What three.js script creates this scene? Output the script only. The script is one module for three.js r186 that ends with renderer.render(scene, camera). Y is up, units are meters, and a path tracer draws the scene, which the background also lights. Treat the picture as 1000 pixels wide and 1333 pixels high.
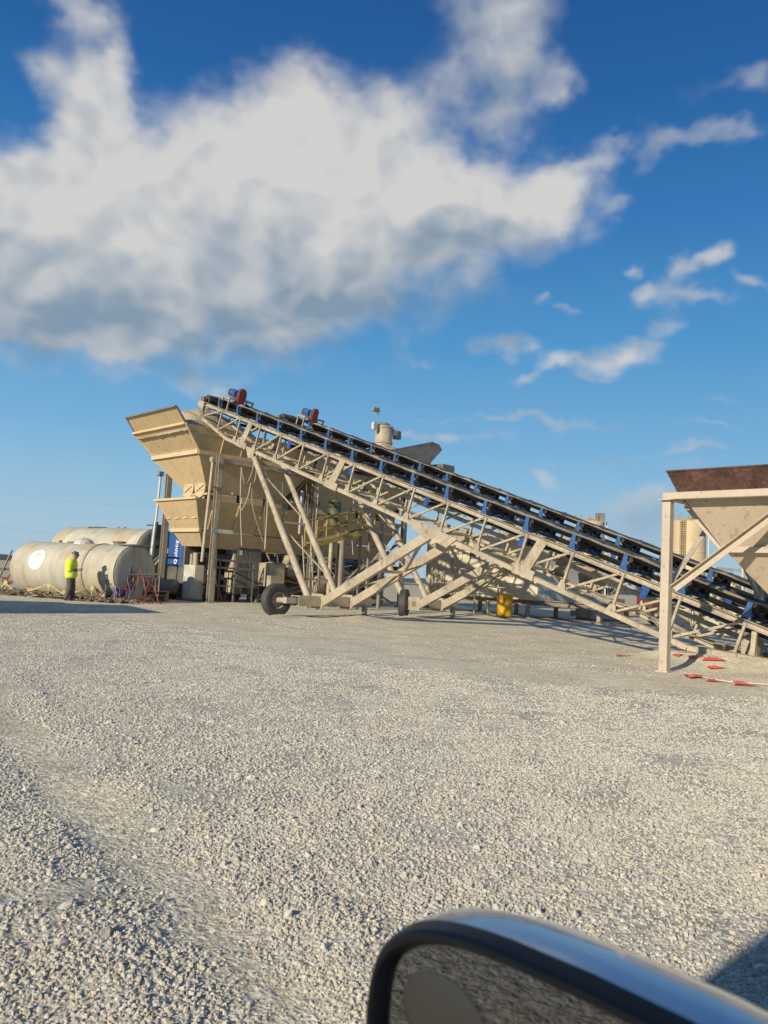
import * as THREE from 'three';
import { mergeGeometries, mergeVertices } from 'three/addons/utils/BufferGeometryUtils.js';
import { RoundedBoxGeometry } from 'three/addons/geometries/RoundedBoxGeometry.js';
import { MarchingCubes } from 'three/addons/objects/MarchingCubes.js';
import { ImprovedNoise } from 'three/addons/math/ImprovedNoise.js';

// ---------------------------------------------------------------- camera, exposure, sun
const scene = new THREE.Scene();
const camera = new THREE.PerspectiveCamera(67, 768 / 1024, 0.05, 9000);
const RAD = Math.PI / 180;
camera.rotation.order = 'YXZ';
camera.position.set(0, 1.45, 0);
camera.rotation.set(4.95 * RAD, 0, 3.2 * RAD);
camera.focus = 18; camera.userData.fStop = 8;
scene.add(camera);
const renderer = new THREE.WebGLRenderer({ antialias: true });
renderer.setSize(768, 1024);
renderer.toneMapping = THREE.LinearToneMapping;
renderer.toneMappingExposure = 1.0;
renderer.shadowMap.enabled = true;
renderer.shadowMap.type = THREE.PCFSoftShadowMap;

// the yard's own axes: a runs along the plant, b along the conveyors, y up
const YARD = 44 * RAD, OX = 6.95, OZ = -17.43;
const SX = Math.cos(YARD), SZ = -Math.sin(YARD), HX = -Math.sin(YARD), HZ = -Math.cos(YARD);
const yard = (a, b, y = 0) => new THREE.Vector3(OX + SX * a + HX * b, y, OZ + SZ * a + HZ * b);

const SUN_EL = 20 * RAD, SUN_OFF = 10 * RAD;
const sunDir = new THREE.Vector3(-(Math.cos(SUN_OFF) * SX + Math.sin(SUN_OFF) * HX), 0, -(Math.cos(SUN_OFF) * SZ + Math.sin(SUN_OFF) * HZ))
  .multiplyScalar(Math.cos(SUN_EL)).setY(Math.sin(SUN_EL));
const sun = new THREE.DirectionalLight(new THREE.Color().setRGB(1, 0.885, 0.71), 5);
sun.target.position.set(2, 0, -24);
sun.position.copy(sun.target.position).addScaledVector(sunDir, 90);
sun.castShadow = true;
sun.shadow.mapSize.set(4096, 4096);
Object.assign(sun.shadow.camera, { left: -45, right: 45, top: 40, bottom: -40, near: 1, far: 220 });
sun.shadow.radius = 1.2;
scene.add(sun, sun.target);

// ---------------------------------------------------------------- noise helpers
function rng(seed) { let s = seed >>> 0; return () => { s = (s + 0x6D2B79F5) >>> 0; let t = s; t = Math.imul(t ^ (t >>> 15), t | 1); t ^= t + Math.imul(t ^ (t >>> 7), t | 61); return ((t ^ (t >>> 14)) >>> 0) / 4294967296; }; }
const perlin = new ImprovedNoise();
const lerp = (a, b, t) => a + (b - a) * t, clamp = (x, a = 0, b = 1) => Math.min(b, Math.max(a, x));
const sstep = (a, b, x) => { const t = clamp((x - a) / (b - a)); return t * t * (3 - 2 * t); };
function fbm3(x, y, z, oct, gain = 0.5) { let s = 0, k = 1, n = 0; for (let i = 0; i < oct; i++) { s += k * perlin.noise(x, y, z); n += k; k *= gain; x = x * 2.03 + 7.1; y = y * 2.03 + 3.7; z = z * 2.03 + 1.9; } return s / n; }
function hash2(x, y, s) { let h = Math.imul(x, 374761393) ^ Math.imul(y, 668265263) ^ Math.imul(s, 2147483647 - 1013); h = Math.imul(h ^ (h >>> 13), 1274126177); return ((h ^ (h >>> 16)) >>> 0) / 4294967296; }
function pnoise(x, y, p, s) {   // value noise that repeats every p cells
  const xi = Math.floor(x), yi = Math.floor(y), fx = x - xi, fy = y - yi, u = fx * fx * (3 - 2 * fx), v = fy * fy * (3 - 2 * fy);
  const m = (k) => ((k % p) + p) % p, h = (i, j) => hash2(m(xi + i), m(yi + j), s);
  return lerp(lerp(h(0, 0), h(1, 0), u), lerp(h(0, 1), h(1, 1), u), v);
}
function pfbm(u, v, p, oct, s) { let a = 0, k = 0.5, n = 0; for (let i = 0; i < oct; i++) { a += k * pnoise(u * p, v * p, p, s + i); n += k; k *= 0.5; p *= 2; } return a / n; }


// ---------------------------------------------------------------- sky: air and clouds, every direction
// heaps and wisps over the yard: azimuth, elevation, half width and half height in degrees, weight, lightness
const CLOUDS = [
  [-26.6, 19.9, 6.14, 4.86, 1, 0.2], [-24.7, 15.9, 7.68, 2.36, 0.85, 0.25], [-26.8, 22.2, 3.58, 3.07, 0.7, 0.3], [-18.9, 24.8, 4.35, 3.58, 1, 0.6], [-22.3, 22.2, 4.10, 3.58, 0.95, 0.4], [-17.4, 19.6, 7.68, 4.10, 1, 0.05],
  [-12.0, 28.1, 3.84, 3.99, 1, 0.8], [-8.0, 32.0, 2.15, 2.82, 0.95, 0.9], [-6.2, 28.7, 4.86, 4.35, 1.1, 1], [-11.0, 23.0, 7.17, 4.61, 1, 0.25], [-2.9, 24.3, 5.63, 4.10, 1, 0.4], [0.3, 28.4, 3.58, 3.07, 0.95, 0.8],
  [2.3, 25.6, 4.61, 3.07, 1, 0.7], [6.9, 27.0, 4.61, 2.56, 1, 1], [10.6, 27.8, 2.66, 2.15, 1, 1], [12.6, 26.3, 1.64, 1.74, 0.8, 0.7], [5.9, 23.9, 5.12, 1.54, 0.75, -0.6], [-2.6, 19.9, 5.63, 2.15, 0.75, -0.9],
  [-10.6, 17.6, 7.17, 2.05, 0.7, -0.4], [-18.6, 15.0, 5.63, 1.43, 0.7, 0], [-24.1, 14.4, 3.58, 1.13, 0.5, 0.1], [-14.4, 13.3, 1.74, 1.02, 0.7, 0.7], [-6.6, 18.0, 3.07, 1.23, 0.45, 0.3], [-1.7, 31.6, 1.84, 2.25, 0.5, 0.4],
  [-13.8, 26.1, 2.56, 2.05, 0.6, 0.5], [-24.9, 34.5, 2.46, 1.64, 0.8, 0.5], [-26.5, 30.8, 1.33, 1.13, 0.75, 0.6], [-25.7, 29.6, 1.54, 1.02, 0.35, 0.1], [-23.0, 31.4, 1.74, 1.74, 0.75, 0.3], [-23.0, 29.0, 1.74, 2.25, 0.85, 0.35],
  [-21.3, 32.2, 0.82, 1.02, 0.6, 0.3], [-20.7, 31.0, 0.82, 1.23, 0.5, 0.2], [-22.0, 27.0, 2.36, 2.25, 0.9, 0.4], [-20.3, 28.3, 1.23, 1.54, 0.5, 0.2], [6.8, 36.6, 2.46, 2.15, 0.62, 0.3], [8.4, 34.4, 2.77, 1.95, 0.68, 0.4],
  [6.6, 32.7, 1.95, 1.43, 0.55, 0.2], [11.2, 34.1, 1.13, 0.72, 0.5, 0.5], [9.8, 38.0, 2.15, 1.33, 0.4, 0.1], [8.3, 31.3, 1.54, 0.92, 0.36, 0.1], [3.4, 35.3, 1.54, 2.56, 0.28, 0], [3.9, 37.8, 3.07, 1.33, 0.3, 0],
  [1.1, 34.8, 1.23, 3.07, 0.2, 0], [15.9, 30.9, 1.41, 0.49, 0.4704, 0.5], [14.8, 29.9, 0.94, 0.86, 0.4704, 0.4], [13.5, 29.2, 0.94, 0.61, 0.4704, 0.4], [18.3, 30.2, 1.41, 0.74, 0.4032, 0.2], [20.7, 29.8, 2.00, 0.74, 0.4928, 0.3],
  [23.8, 29.9, 1.65, 0.61, 0.4704, 0.3], [18.1, 28.9, 0.82, 0.86, 0.3808, 0.2], [21.4, 32.5, 4.12, 1.11, 0.224, 0.1], [25.4, 32.4, 2.12, 0.80, 0.2688, 0.1], [22.7, 22.7, 1.41, 0.74, 0.896, 0.8], [22.2, 20.4, 2.12, 0.80, 0.896, 0.6],
  [18.7, 21.2, 1.41, 0.68, 0.728, 0.5], [20.7, 22.3, 0.82, 0.98, 0.56, 0.5], [25.8, 21.4, 1.18, 0.49, 0.728, 0.6], [16.1, 26.2, 1.06, 0.68, 0.448, 0.1], [16.9, 17.0, 2.24, 1.04, 0.8064, 0.5], [18.3, 17.7, 1.30, 0.55, 0.672, 0.6],
  [15.1, 15.5, 1.06, 0.49, 0.504, 0.4], [20.4, 18.8, 1.30, 0.49, 0.56, 0.4], [12.1, 16.3, 1.30, 0.61, 0.7616, 0.6], [9.8, 15.2, 1.18, 0.55, 0.672, 0.5], [13.9, 16.7, 0.82, 0.43, 0.56, 0.4], [8.5, 17.4, 1.41, 0.74, 0.84, 0.5],
  [6.1, 17.2, 0.94, 0.61, 0.6944, 0.3], [12.3, 20.1, 0.59, 0.31, 0.616, 0.7], [13.6, 19.6, 0.59, 0.31, 0.56, 0.5], [10.1, 20.3, 3.53, 1.35, 0.3584, -1], [1.7, 16.5, 1.77, 0.49, 0.4032, 0.2], [17.3, 22.8, 0.71, 0.43, 0.448, 0.3],
  [4.1, 14.3, 2.36, 0.43, 0.2912, 0.3], [11.5, 8.5, 0.94, 0.68, 0.5152, 0.6], [10.7, 6.9, 2.36, 0.49, 0.336, 0.2], [18.2, 6.7, 3.53, 0.86, 0.4704, 0.3], [16.6, 5.7, 4.71, 0.86, 0.4704, -0.2], [20.8, 4.5, 6.48, 0.80, 0.5152, -0.7],
  [15.7, 3.0, 7.66, 0.61, 0.4704, -0.6], [8.2, 11.8, 5.89, 0.31, 0.504, 0.5], [12.1, 12.1, 3.53, 0.31, 0.392, 0.4], [4.3, 10.5, 7.07, 0.37, 0.448, 0.4], [19.1, 9.8, 8.24, 0.37, 0.3808, 0.3], [7.6, 13.0, 4.12, 0.31, 0.2912, 0.3],
  [23.1, 11.4, 5.30, 0.31, 0.3136, 0.2], [24.5, 13.1, 4.12, 0.31, 0.2912, 0.2], [12.4, 3.7, 7.07, 0.55, 0.3808, -0.3], [5.5, 9.0, 3.53, 0.37, 0.28, 0.3], [21.7, 8.8, 7.07, 0.37, 0.3136, 0.2],
];
{
  for (const c of CLOUDS) for (let i = 0; i < 4; i++) c[i] *= RAD;
  const W = 4096, H = 2048, data = new Float32Array(W * H * 4);
  const stops = [[0, 0.40, 0.55, 0.66], [3, 0.36, 0.545, 0.68], [6, 0.285, 0.51, 0.70], [10, 0.19, 0.43, 0.68], [17, 0.088, 0.31, 0.60], [25, 0.042, 0.195, 0.48], [33, 0.024, 0.125, 0.36], [42, 0.016, 0.082, 0.27], [55, 0.012, 0.06, 0.215], [90, 0.010, 0.048, 0.175]];
  const air = (el) => { let i = 0; while (i < stops.length - 2 && stops[i + 1][0] < el) i++; const A = stops[i], B = stops[i + 1], t = clamp((el - A[0]) / (B[0] - A[0])); return [lerp(A[1], B[1], t), lerp(A[2], B[2], t), lerp(A[3], B[3], t)]; };
  // cloud cover and its lightness for one direction
  const cloudAt = (x, y, z, el, az) => {
    const px = x * 5.2, py = y * 6.4, pz = z * 5.2;
    let D = 0, light = 0.5; const win = sstep(0.74, 0.58, Math.abs(az)) * sstep(0.9, 0.76, el);
    if (win > 0) {
      const wx = fbm3(px * 1.7 + 11, py * 1.7, pz * 1.7, 5, 0.6), wy = fbm3(px * 1.7, py * 1.7 + 31, pz * 1.7 + 5, 5, 0.6), qa = az + wx * 0.055, qe = el + wy * 0.045;
      let sum = 0, lw = 0, ls = 0, up = 0, dn = 0;
      for (const c of CLOUDS) {
        const da = (qa - c[0]) * Math.cos(c[1]) / c[2], de = (qe - c[1]) / c[3], d2 = da * da;
        if (d2 > 6) continue;
        const r2 = d2 + de * de, su = (qe + 0.055 - c[1]) / c[3], sd = (qe - 0.055 - c[1]) / c[3];
        up += Math.exp(-(d2 + su * su) * 0.9) * c[4]; dn += Math.exp(-(d2 + sd * sd) * 0.9) * c[4];
        if (r2 > 6) continue;
        const g = Math.exp(-r2 * 0.9) * c[4]; sum += g * Math.max(0, 1 - sum * 0.42); lw += g; ls += g * c[5];
      }
      const bil = (x1, y1, z1, o) => { let v = 0, k = 0.5, t = 0; for (let i = 0; i < o; i++) { v += k * (1 - 2.2 * Math.abs(perlin.noise(x1, y1, z1))); t += k; k *= 0.55; x1 = x1 * 2.07 + 3.1; y1 = y1 * 2.07 + 1.7; z1 = z1 * 2.07 + 5.3; } return v / t - 0.45; };
      const n = fbm3(px * 2.4, py * 2.4 + 5, pz * 2.4, 4, 0.55), lob = bil(px * 2.3, py * 2.3, pz * 2.3, 5), soft = bil(px * 1.25 + 2, py * 1.25, pz * 1.25, 3), soft2 = bil(px * 1.25 + 1.9, py * 1.25 + 0.16, pz * 1.25, 3), big = sstep(0.3, 0.8, sum);
      D = (sum - 0.27) + (n * 0.60 + lob * 0.17) * (0.4 + 0.6 * sstep(0.05, 0.4, sum));
      D -= 0.24 * big * clamp(up - dn, 0, 1);   // the ragged, thin base
      light = 0.50 + 0.42 * (lw > 0.02 ? ls / lw : 0) + 0.26 * big * clamp(dn - up, -1.3, 1.0) + 0.62 * fbm3(px * 1.7 + 3, py * 2.1 + 17, pz * 2.1, 3, 0.5) + 0.8 * clamp(soft - soft2, -0.3, 0.3) + 0.16 * soft + 0.10 * lob;
      if (win === 1) return [D, light];
    }
    const k = 1.5 / (y + 0.22), gx = x * k, gz = z * k;
    const n = fbm3(gx * 1.3 + 40, gz * 1.3 + 9, 2.5, 4, 0.55) + 0.25 * fbm3(px * 3, py * 3, pz * 3, 2);
    return [lerp(n * 1.5 - 0.12, D, win), lerp(0.5 + 0.9 * fbm3(gx * 2.2 + 8, gz * 2.2, 6.5, 3), light, win)];
  };
  const shade = (o, j, x, y, z) => {
    const el = Math.asin(y), eld = el / RAD, s = air(Math.max(eld, 0)); let [D, light] = cloudAt(x, y, z, el, Math.atan2(x, -z));
    const al = Math.pow(sstep(-0.12, 0.92, D), 0.85) * 0.96 * sstep(-0.5, 3.0, eld), low = 0.65 * sstep(13, 2, eld); light = clamp(light);
    data[o] = lerp(s[0], lerp(lerp(0.235, 0.66, light), 0.36, low), al); data[o + 1] = lerp(s[1], lerp(lerp(0.32, 0.653, light), 0.455, low), al); data[o + 2] = lerp(s[2], lerp(lerp(0.415, 0.635, light), 0.56, low), al); data[o + 3] = 1;
  };
  const dir = (i, j) => { const el = ((j + 0.5) / H - 0.5) * Math.PI, th = ((i + 0.5) / W - 0.5) * 2 * Math.PI; return [Math.cos(th) * Math.cos(el), Math.sin(el), Math.sin(th) * Math.cos(el)]; };
  const lowJ = Math.floor(H / 2) - 4, i0 = Math.round(W * (0.25 - 0.13)), i1 = Math.round(W * (0.25 + 0.13)), j1 = Math.round(H * (0.5 + 0.31));
  for (let j = 0; j < lowJ; j++) for (let i = 0; i < W; i++) { const o = (j * W + i) * 4; data[o] = 0.27; data[o + 1] = 0.265; data[o + 2] = 0.25; data[o + 3] = 1; }
  for (let j = lowJ; j < H; j++) for (let i = 0; i < W; i++) { const fineHere = i >= i0 && i <= i1 && j <= j1; if (!fineHere && ((i & 7) || ((j - lowJ) & 7))) continue; const [x, y, z] = dir(i, j); shade((j * W + i) * 4, j, x, y, z); }
  for (let j = lowJ; j < H; j++) for (let i = 0; i < W; i++) {   // smooth filling between the coarser samples away from the yard
    if ((i >= i0 && i <= i1 && j <= j1) || (!(i & 7) && !((j - lowJ) & 7))) continue;
    const a = i & ~7, b = (a + 8) % W, jj = lowJ + ((j - lowJ) & ~7), kk = Math.min(jj + 8, lowJ + ((H - 1 - lowJ) & ~7)), u = (i - a) / 8, v = kk === jj ? 0 : (j - jj) / 8, o = (j * W + i) * 4;
    for (let c = 0; c < 3; c++) data[o + c] = lerp(lerp(data[(jj * W + a) * 4 + c], data[(jj * W + b) * 4 + c], u), lerp(data[(kk * W + a) * 4 + c], data[(kk * W + b) * 4 + c], u), v); data[o + 3] = 1;
  }
  const sky = new THREE.DataTexture(data, W, H, THREE.RGBAFormat, THREE.FloatType);
  sky.mapping = THREE.EquirectangularReflectionMapping; sky.magFilter = sky.minFilter = THREE.LinearFilter; sky.wrapS = THREE.RepeatWrapping; sky.needsUpdate = true;
  scene.background = sky; scene.environment = sky;
}
// ---------------------------------------------------------------- textures and materials
function tex(size, fn, srgb = true) {
  const d = new Uint8Array(size * size * 4);
  for (let j = 0; j < size; j++) for (let i = 0; i < size; i++) { const c = fn(i / size, j / size), o = (j * size + i) * 4; d[o] = clamp(c[0]) * 255; d[o + 1] = clamp(c[1]) * 255; d[o + 2] = clamp(c[2]) * 255; d[o + 3] = 255; }
  const t = new THREE.DataTexture(d, size, size); t.wrapS = t.wrapT = THREE.RepeatWrapping; t.magFilter = THREE.LinearFilter; t.minFilter = THREE.LinearMipmapLinearFilter; t.generateMipmaps = true; if (srgb) t.colorSpace = THREE.SRGBColorSpace; t.needsUpdate = true; return t;
}
const rep = (t, m) => { const c = t.clone(); c.repeat.set(1 / m, 1 / m); c.needsUpdate = true; return c; };
// dusty, scuffed paint (tone only; colour comes from the material)
const scuff = tex(512, (u, v) => {
  const a = pfbm(u, v, 4, 6, 1), b = pfbm(u, v, 16, 4, 9), c = pfbm(u * 1, v, 64, 2, 5), run = pfbm(u, v * 0.0 + u * 0, 32, 2, 21) * pfbm(u, v, 8, 3, 23);
  let k = 0.80 + 0.22 * (a - 0.5) + 0.14 * (b - 0.5) + 0.10 * (c - 0.5) - 0.12 * sstep(0.32, 0.5, run);
  const chip = sstep(0.735, 0.77, pfbm(u, v, 32, 3, 31)) * sstep(0.5, 0.62, pfbm(u, v, 4, 3, 37));
  k = lerp(k, 0.42, chip * 0.8);
  return [k + 0.01, k, k - 0.02 - chip * 0.06];
});
const rough = tex(256, (u, v) => { const k = 0.72 + 0.4 * (pfbm(u, v, 8, 5, 41) - 0.5); return [k, k, k]; }, false);
const dentN = tex(256, (u, v) => { const k = 0.5 + 0.8 * (pfbm(u, v, 4, 3, 51) - 0.5) + 0.12 * (pfbm(u, v, 64, 2, 55) - 0.5); return [k, k, k]; }, false);
const rustT = tex(512, (u, v) => { const a = pfbm(u, v, 6, 6, 61), b = pfbm(u, v, 40, 3, 67); const k = 0.5 * a + 0.5 * b; return [0.40 + 0.42 * (k - 0.5) + 0.06 * a, 0.285 + 0.38 * (k - 0.5), 0.235 + 0.36 * (k - 0.5)]; });
const groundT = tex(1024, (u, v) => {
  const a = pfbm(u, v, 5, 6, 71), g = pnoise(u * 150, v * 150, 150, 73), f = pnoise(u * 310, v * 310, 310, 79), e = pnoise(u * 70, v * 70, 70, 83);
  let k = 0.835 + 0.14 * (a - 0.5) + 0.20 * (g - 0.5) + 0.20 * (f - 0.5) + 0.12 * (e - 0.5);
  return [k + 0.014, k - 0.010, k - 0.085];
});
const groundB = tex(1024, (u, v) => { const g = pnoise(u * 150, v * 150, 150, 73), f = pnoise(u * 310, v * 310, 310, 79), e = pnoise(u * 70, v * 70, 70, 83), k = 0.36 * g + 0.22 * f + 0.42 * e; return [k, k, k]; }, false);
const cleanT = tex(512, (u, v) => { const k = 0.93 + 0.07 * (pfbm(u, v, 4, 5, 131) - 0.5) + 0.05 * (pfbm(u, v, 48, 3, 137) - 0.5) - 0.10 * sstep(0.70, 0.76, pfbm(u, v, 24, 3, 139)); return [k, k - 0.004, k - 0.012]; });
const beltT = tex(256, (u, v) => { const k = 0.24 + 0.16 * (pfbm(u, v, 8, 5, 91) - 0.5) + 0.08 * (pfbm(u, v, 64, 2, 93) - 0.5); return [k + 0.012, k + 0.005, k]; });
const stain = tex(512, (u, v) => {   // weathered fibreglass tank
  const a = pfbm(u, v, 4, 6, 101), b = pfbm(u, v * 0.25, 24, 4, 107), r = 0.5 * sstep(0.60, 0.80, pfbm(u, v, 5, 5, 113));
  const k = 0.82 + 0.16 * (a - 0.5) + 0.14 * (b - 0.5);
  return [k + 0.01, lerp(k, k * 0.86, r), lerp(k - 0.06, k * 0.66, r)];
});
const col = (r, g, b) => new THREE.Color().setRGB(r, g, b);
function mat(c, o = {}) {
  const m = new THREE.MeshStandardMaterial({ color: c, roughness: o.r ?? 0.75, metalness: o.m ?? 0, side: THREE.DoubleSide });
  if (o.map !== null) m.map = rep(o.map ?? scuff, o.s ?? 1.7);
  if (o.rm !== null && !o.m) m.roughnessMap = rep(rough, 1.3);
  if (o.bump) { m.bumpMap = rep(o.bumpT ?? dentN, o.bs ?? 1.1); m.bumpScale = o.bump; }
  return m;
}
const M = {
  beige: mat(col(0.66, 0.575, 0.435), { r: 0.8 }), beigeDusty: mat(col(0.62, 0.54, 0.41), { r: 0.9, s: 1.1 }),
  tan: mat(col(0.62, 0.475, 0.275), { map: cleanT, r: 0.72, s: 2.8, bump: 0.010 }), tanLight: mat(col(0.70, 0.55, 0.335), { map: cleanT, r: 0.75 }),
  hopper: mat(col(0.58, 0.48, 0.355), { map: cleanT, r: 0.6, s: 2.6, bump: 0.004 }), hopperFrame: mat(col(0.60, 0.515, 0.395), { map: cleanT, r: 0.6, s: 1.8 }),
  rust: mat(col(0.52, 0.56, 0.58), { map: rustT, s: 1.6, r: 0.85, bump: 0.004 }),
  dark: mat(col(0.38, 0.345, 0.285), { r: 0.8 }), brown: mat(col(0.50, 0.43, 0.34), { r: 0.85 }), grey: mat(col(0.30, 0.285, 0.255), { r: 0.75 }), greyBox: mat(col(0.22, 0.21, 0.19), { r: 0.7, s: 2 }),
  blue: mat(col(0.045, 0.135, 0.46), { r: 0.5 }), blueSteel: mat(col(0.08, 0.20, 0.50), { r: 0.5, s: 0.8 }), banner: mat(col(0.042, 0.118, 0.35), { map: cleanT, r: 0.5 }),
  red: mat(col(0.32, 0.06, 0.05), { r: 0.5 }), white: mat(col(0.92, 0.90, 0.85), { r: 0.6, s: 1.2 }), cream: mat(col(0.93, 0.84, 0.65), { r: 0.7, s: 3 }), yellow: mat(col(0.98, 0.56, 0.02), { r: 0.5, s: 1 }),
  safety: mat(col(0.62, 0.46, 0.10), { r: 0.7 }), galv: mat(col(0.52, 0.53, 0.53), { r: 0.45, m: 0.6 }), steel: mat(col(0.38, 0.35, 0.31), { r: 0.5, m: 0.4 }),
  rubber: mat(col(0.10, 0.098, 0.095), { map: scuff, r: 0.9, s: 0.5 }), belt: mat(col(1, 1, 1), { map: beltT, s: 0.8, r: 0.85 }), roller: mat(col(0.055, 0.053, 0.052), { r: 0.6, s: 0.5 }),
  tank: mat(col(0.73, 0.715, 0.67), { map: stain, s: 4.5, r: 0.8, bump: 0.006, bs: 3 }),
  wood: mat(col(0.70, 0.50, 0.28), { r: 0.9, s: 0.9 }), gravel: mat(col(0.70, 0.65, 0.55), { r: 0.95, map: groundT, s: 1.2, bump: 0.03, bumpT: groundB, bs: 1.2 }),
  black: mat(col(0.028, 0.028, 0.03), { r: 0.55 }), clutter: mat(col(0.32, 0.235, 0.15), { r: 0.95 }), glass: new THREE.MeshStandardMaterial({ color: col(0.04, 0.05, 0.06), roughness: 0.1 }),
  greenish: mat(col(0.16, 0.17, 0.09), { r: 0.8 }),
};

// ---------------------------------------------------------------- geometry helpers
const V = (x, y, z) => new THREE.Vector3(x, y, z);
function metreUV(g) {
  if (g.index) g = g.toNonIndexed();
  g.computeVertexNormals === undefined || (g.attributes.normal || g.computeVertexNormals());
  const p = g.attributes.position, n = g.attributes.normal, uv = new Float32Array(p.count * 2);
  for (let i = 0; i < p.count; i += 3) {
    const nx = Math.abs(n.getX(i) + n.getX(i + 1) + n.getX(i + 2)), ny = Math.abs(n.getY(i) + n.getY(i + 1) + n.getY(i + 2)), nz = Math.abs(n.getZ(i) + n.getZ(i + 1) + n.getZ(i + 2));
    for (let k = i; k < i + 3; k++) { const x = p.getX(k), y = p.getY(k), z = p.getZ(k); if (ny >= nx && ny >= nz) uv.set([x, z], k * 2); else if (nx >= nz) uv.set([z, y], k * 2); else uv.set([x, y], k * 2); }
  }
  g.setAttribute('uv', new THREE.BufferAttribute(uv, 2));
  return g;
}
const taken = {};
function numbered(n) { const k = taken[n] = (taken[n] ?? -1) + 1; return k ? n + '_' + String(k).padStart(3, '0') : n; }
function part(parent, name, geo, material, keepUV) {
  const g = keepUV ? geo : metreUV(geo);
  const m = new THREE.Mesh(g, material); m.name = name; m.castShadow = m.receiveShadow = true; parent.add(m); return m;
}
function info(o, label, category, group, kind) { o.userData = {}; if (label) o.userData.label = label; if (category) o.userData.category = category; if (group) o.userData.group = group; if (kind) o.userData.kind = kind; return o; }
function thing(name, label, category, pos, turn = 0, group) { const o = new THREE.Group(); o.name = numbered(name); o.position.copy(pos); o.rotation.y = turn; scene.add(o); return info(o, label, category, group); }
function single(name, label, category, geo, material, pos, turn = 0, group, keepUV) { const m = part(scene, numbered(name), geo, material, keepUV); if (pos) m.position.copy(pos); m.rotation.y = turn; return info(m, label, category, group); }
function clone(o, label, pos, turn) { const c = o.clone(); c.name = numbered(o.name.replace(/_\d{3}$/, '')); c.userData = { ...o.userData, label }; c.position.copy(pos); if (turn !== undefined) c.rotation.y = turn; scene.add(c); return c; }
function basisBetween(p, q, up = V(0, 1, 0)) {
  const d = q.clone().sub(p), L = d.length(); d.normalize(); if (Math.abs(d.dot(up)) > 0.99) up = V(1, 0, 0);
  const x = new THREE.Vector3().crossVectors(up, d).normalize(), y = new THREE.Vector3().crossVectors(d, x);
  return [new THREE.Matrix4().makeBasis(x, y, d).setPosition(p.clone().add(q).multiplyScalar(0.5)), L];
}
function bar(p, q, w, h, up) { const [m, L] = basisBetween(p, q, up); return new THREE.BoxGeometry(w, h, L).applyMatrix4(m); }
function tube(p, q, r, r2 = r, seg = 10) { const [m, L] = basisBetween(p, q); return new THREE.CylinderGeometry(r2, r, L, seg).rotateX(Math.PI / 2).applyMatrix4(m); }
function angleBar(p, q, w, t, up, flip = 1) {   // L-section
  const [m, L] = basisBetween(p, q, up); return mergeGeometries([new THREE.BoxGeometry(w, t, L).translate(0, 0, 0), new THREE.BoxGeometry(t, w, L).translate(flip * (w - t) / 2, -w / 2 + t / 2 - 0.001, 0)].map((g) => g.toNonIndexed())).applyMatrix4(m);
}
function channel(p, q, w, h, t, up) {   // C-section, open towards local x+
  const [m, L] = basisBetween(p, q, up); const a = [new THREE.BoxGeometry(t, h, L).translate(-w / 2 + t / 2, 0, 0), new THREE.BoxGeometry(w - t, t, L).translate(t / 2, h / 2 - t / 2, 0), new THREE.BoxGeometry(w - t, t, L).translate(t / 2, -h / 2 + t / 2, 0)];
  return mergeGeometries(a.map((g) => g.toNonIndexed())).applyMatrix4(m);
}
function box(cx, cy, cz, w, h, d) { return new THREE.BoxGeometry(w, h, d).translate(cx, cy, cz); }
function rbox(cx, cy, cz, w, h, d, r = 0.02, s = 2) { return new RoundedBoxGeometry(w, h, d, s, r).translate(cx, cy, cz); }
function plate(pts, th) {   // a flat polygon of some thickness, laid to both sides
  const n = new THREE.Vector3().crossVectors(pts[1].clone().sub(pts[0]), pts[2].clone().sub(pts[0])).normalize().multiplyScalar(th / 2);
  const A = pts.map((p) => p.clone().add(n)), B = pts.map((p) => p.clone().sub(n)), pos = [], tri = (...v) => v.forEach((k) => pos.push(k.x, k.y, k.z));
  for (let i = 1; i < pts.length - 1; i++) { tri(A[0], A[i], A[i + 1]); tri(B[0], B[i + 1], B[i]); }
  for (let i = 0; i < pts.length; i++) { const j = (i + 1) % pts.length; tri(A[i], B[i], B[j]); tri(A[i], B[j], A[j]); }
  const g = new THREE.BufferGeometry(); g.setAttribute('position', new THREE.Float32BufferAttribute(pos, 3)); g.computeVertexNormals(); return g;
}
const merge = (a) => mergeGeometries(a.map((g) => { const k = g.index ? g.toNonIndexed() : g; for (const n of Object.keys(k.attributes)) if (!['position', 'normal', 'uv'].includes(n)) k.deleteAttribute(n); if (!k.attributes.uv) k.setAttribute('uv', new THREE.BufferAttribute(new Float32Array(k.attributes.position.count * 2), 2)); return k; }));
function lathe(profile, seg = 28) { return new THREE.LatheGeometry(profile.map(([r, y]) => new THREE.Vector2(r, y)), seg); }
function curve(pts, r, seg = 24, rad = 6, closed = false) { return new THREE.TubeGeometry(new THREE.CatmullRomCurve3(pts, closed), seg, r, rad, closed); }

// ---------------------------------------------------------------- ground
const TRACK = [[-5.2, -10.2], [-3.46, -7.34], [-2.27, -5.57], [-1.59, -4.63], [-1.15, -4.06], [-0.73, -3.47], [-0.41, -2.98], [-0.21, -2.64], [0.3, -1.9]];
const TRACK2 = [[9.5, -13.2], [6.9, -13.4], [4.53, -12.9], [2.4, -13.4], [0.6, -14.4], [-1.5, -16.8], [-4.5, -21], [-9, -25]];
function nearLine(line, x, z) { let best = 1e9; for (let i = 0; i < line.length - 1; i++) { const [ax, az] = line[i], [bx, bz] = line[i + 1], dx = bx - ax, dz = bz - az, t = clamp(((x - ax) * dx + (z - az) * dz) / (dx * dx + dz * dz)); best = Math.min(best, Math.hypot(x - ax - dx * t, z - az - dz * t)); } return best; }
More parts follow.
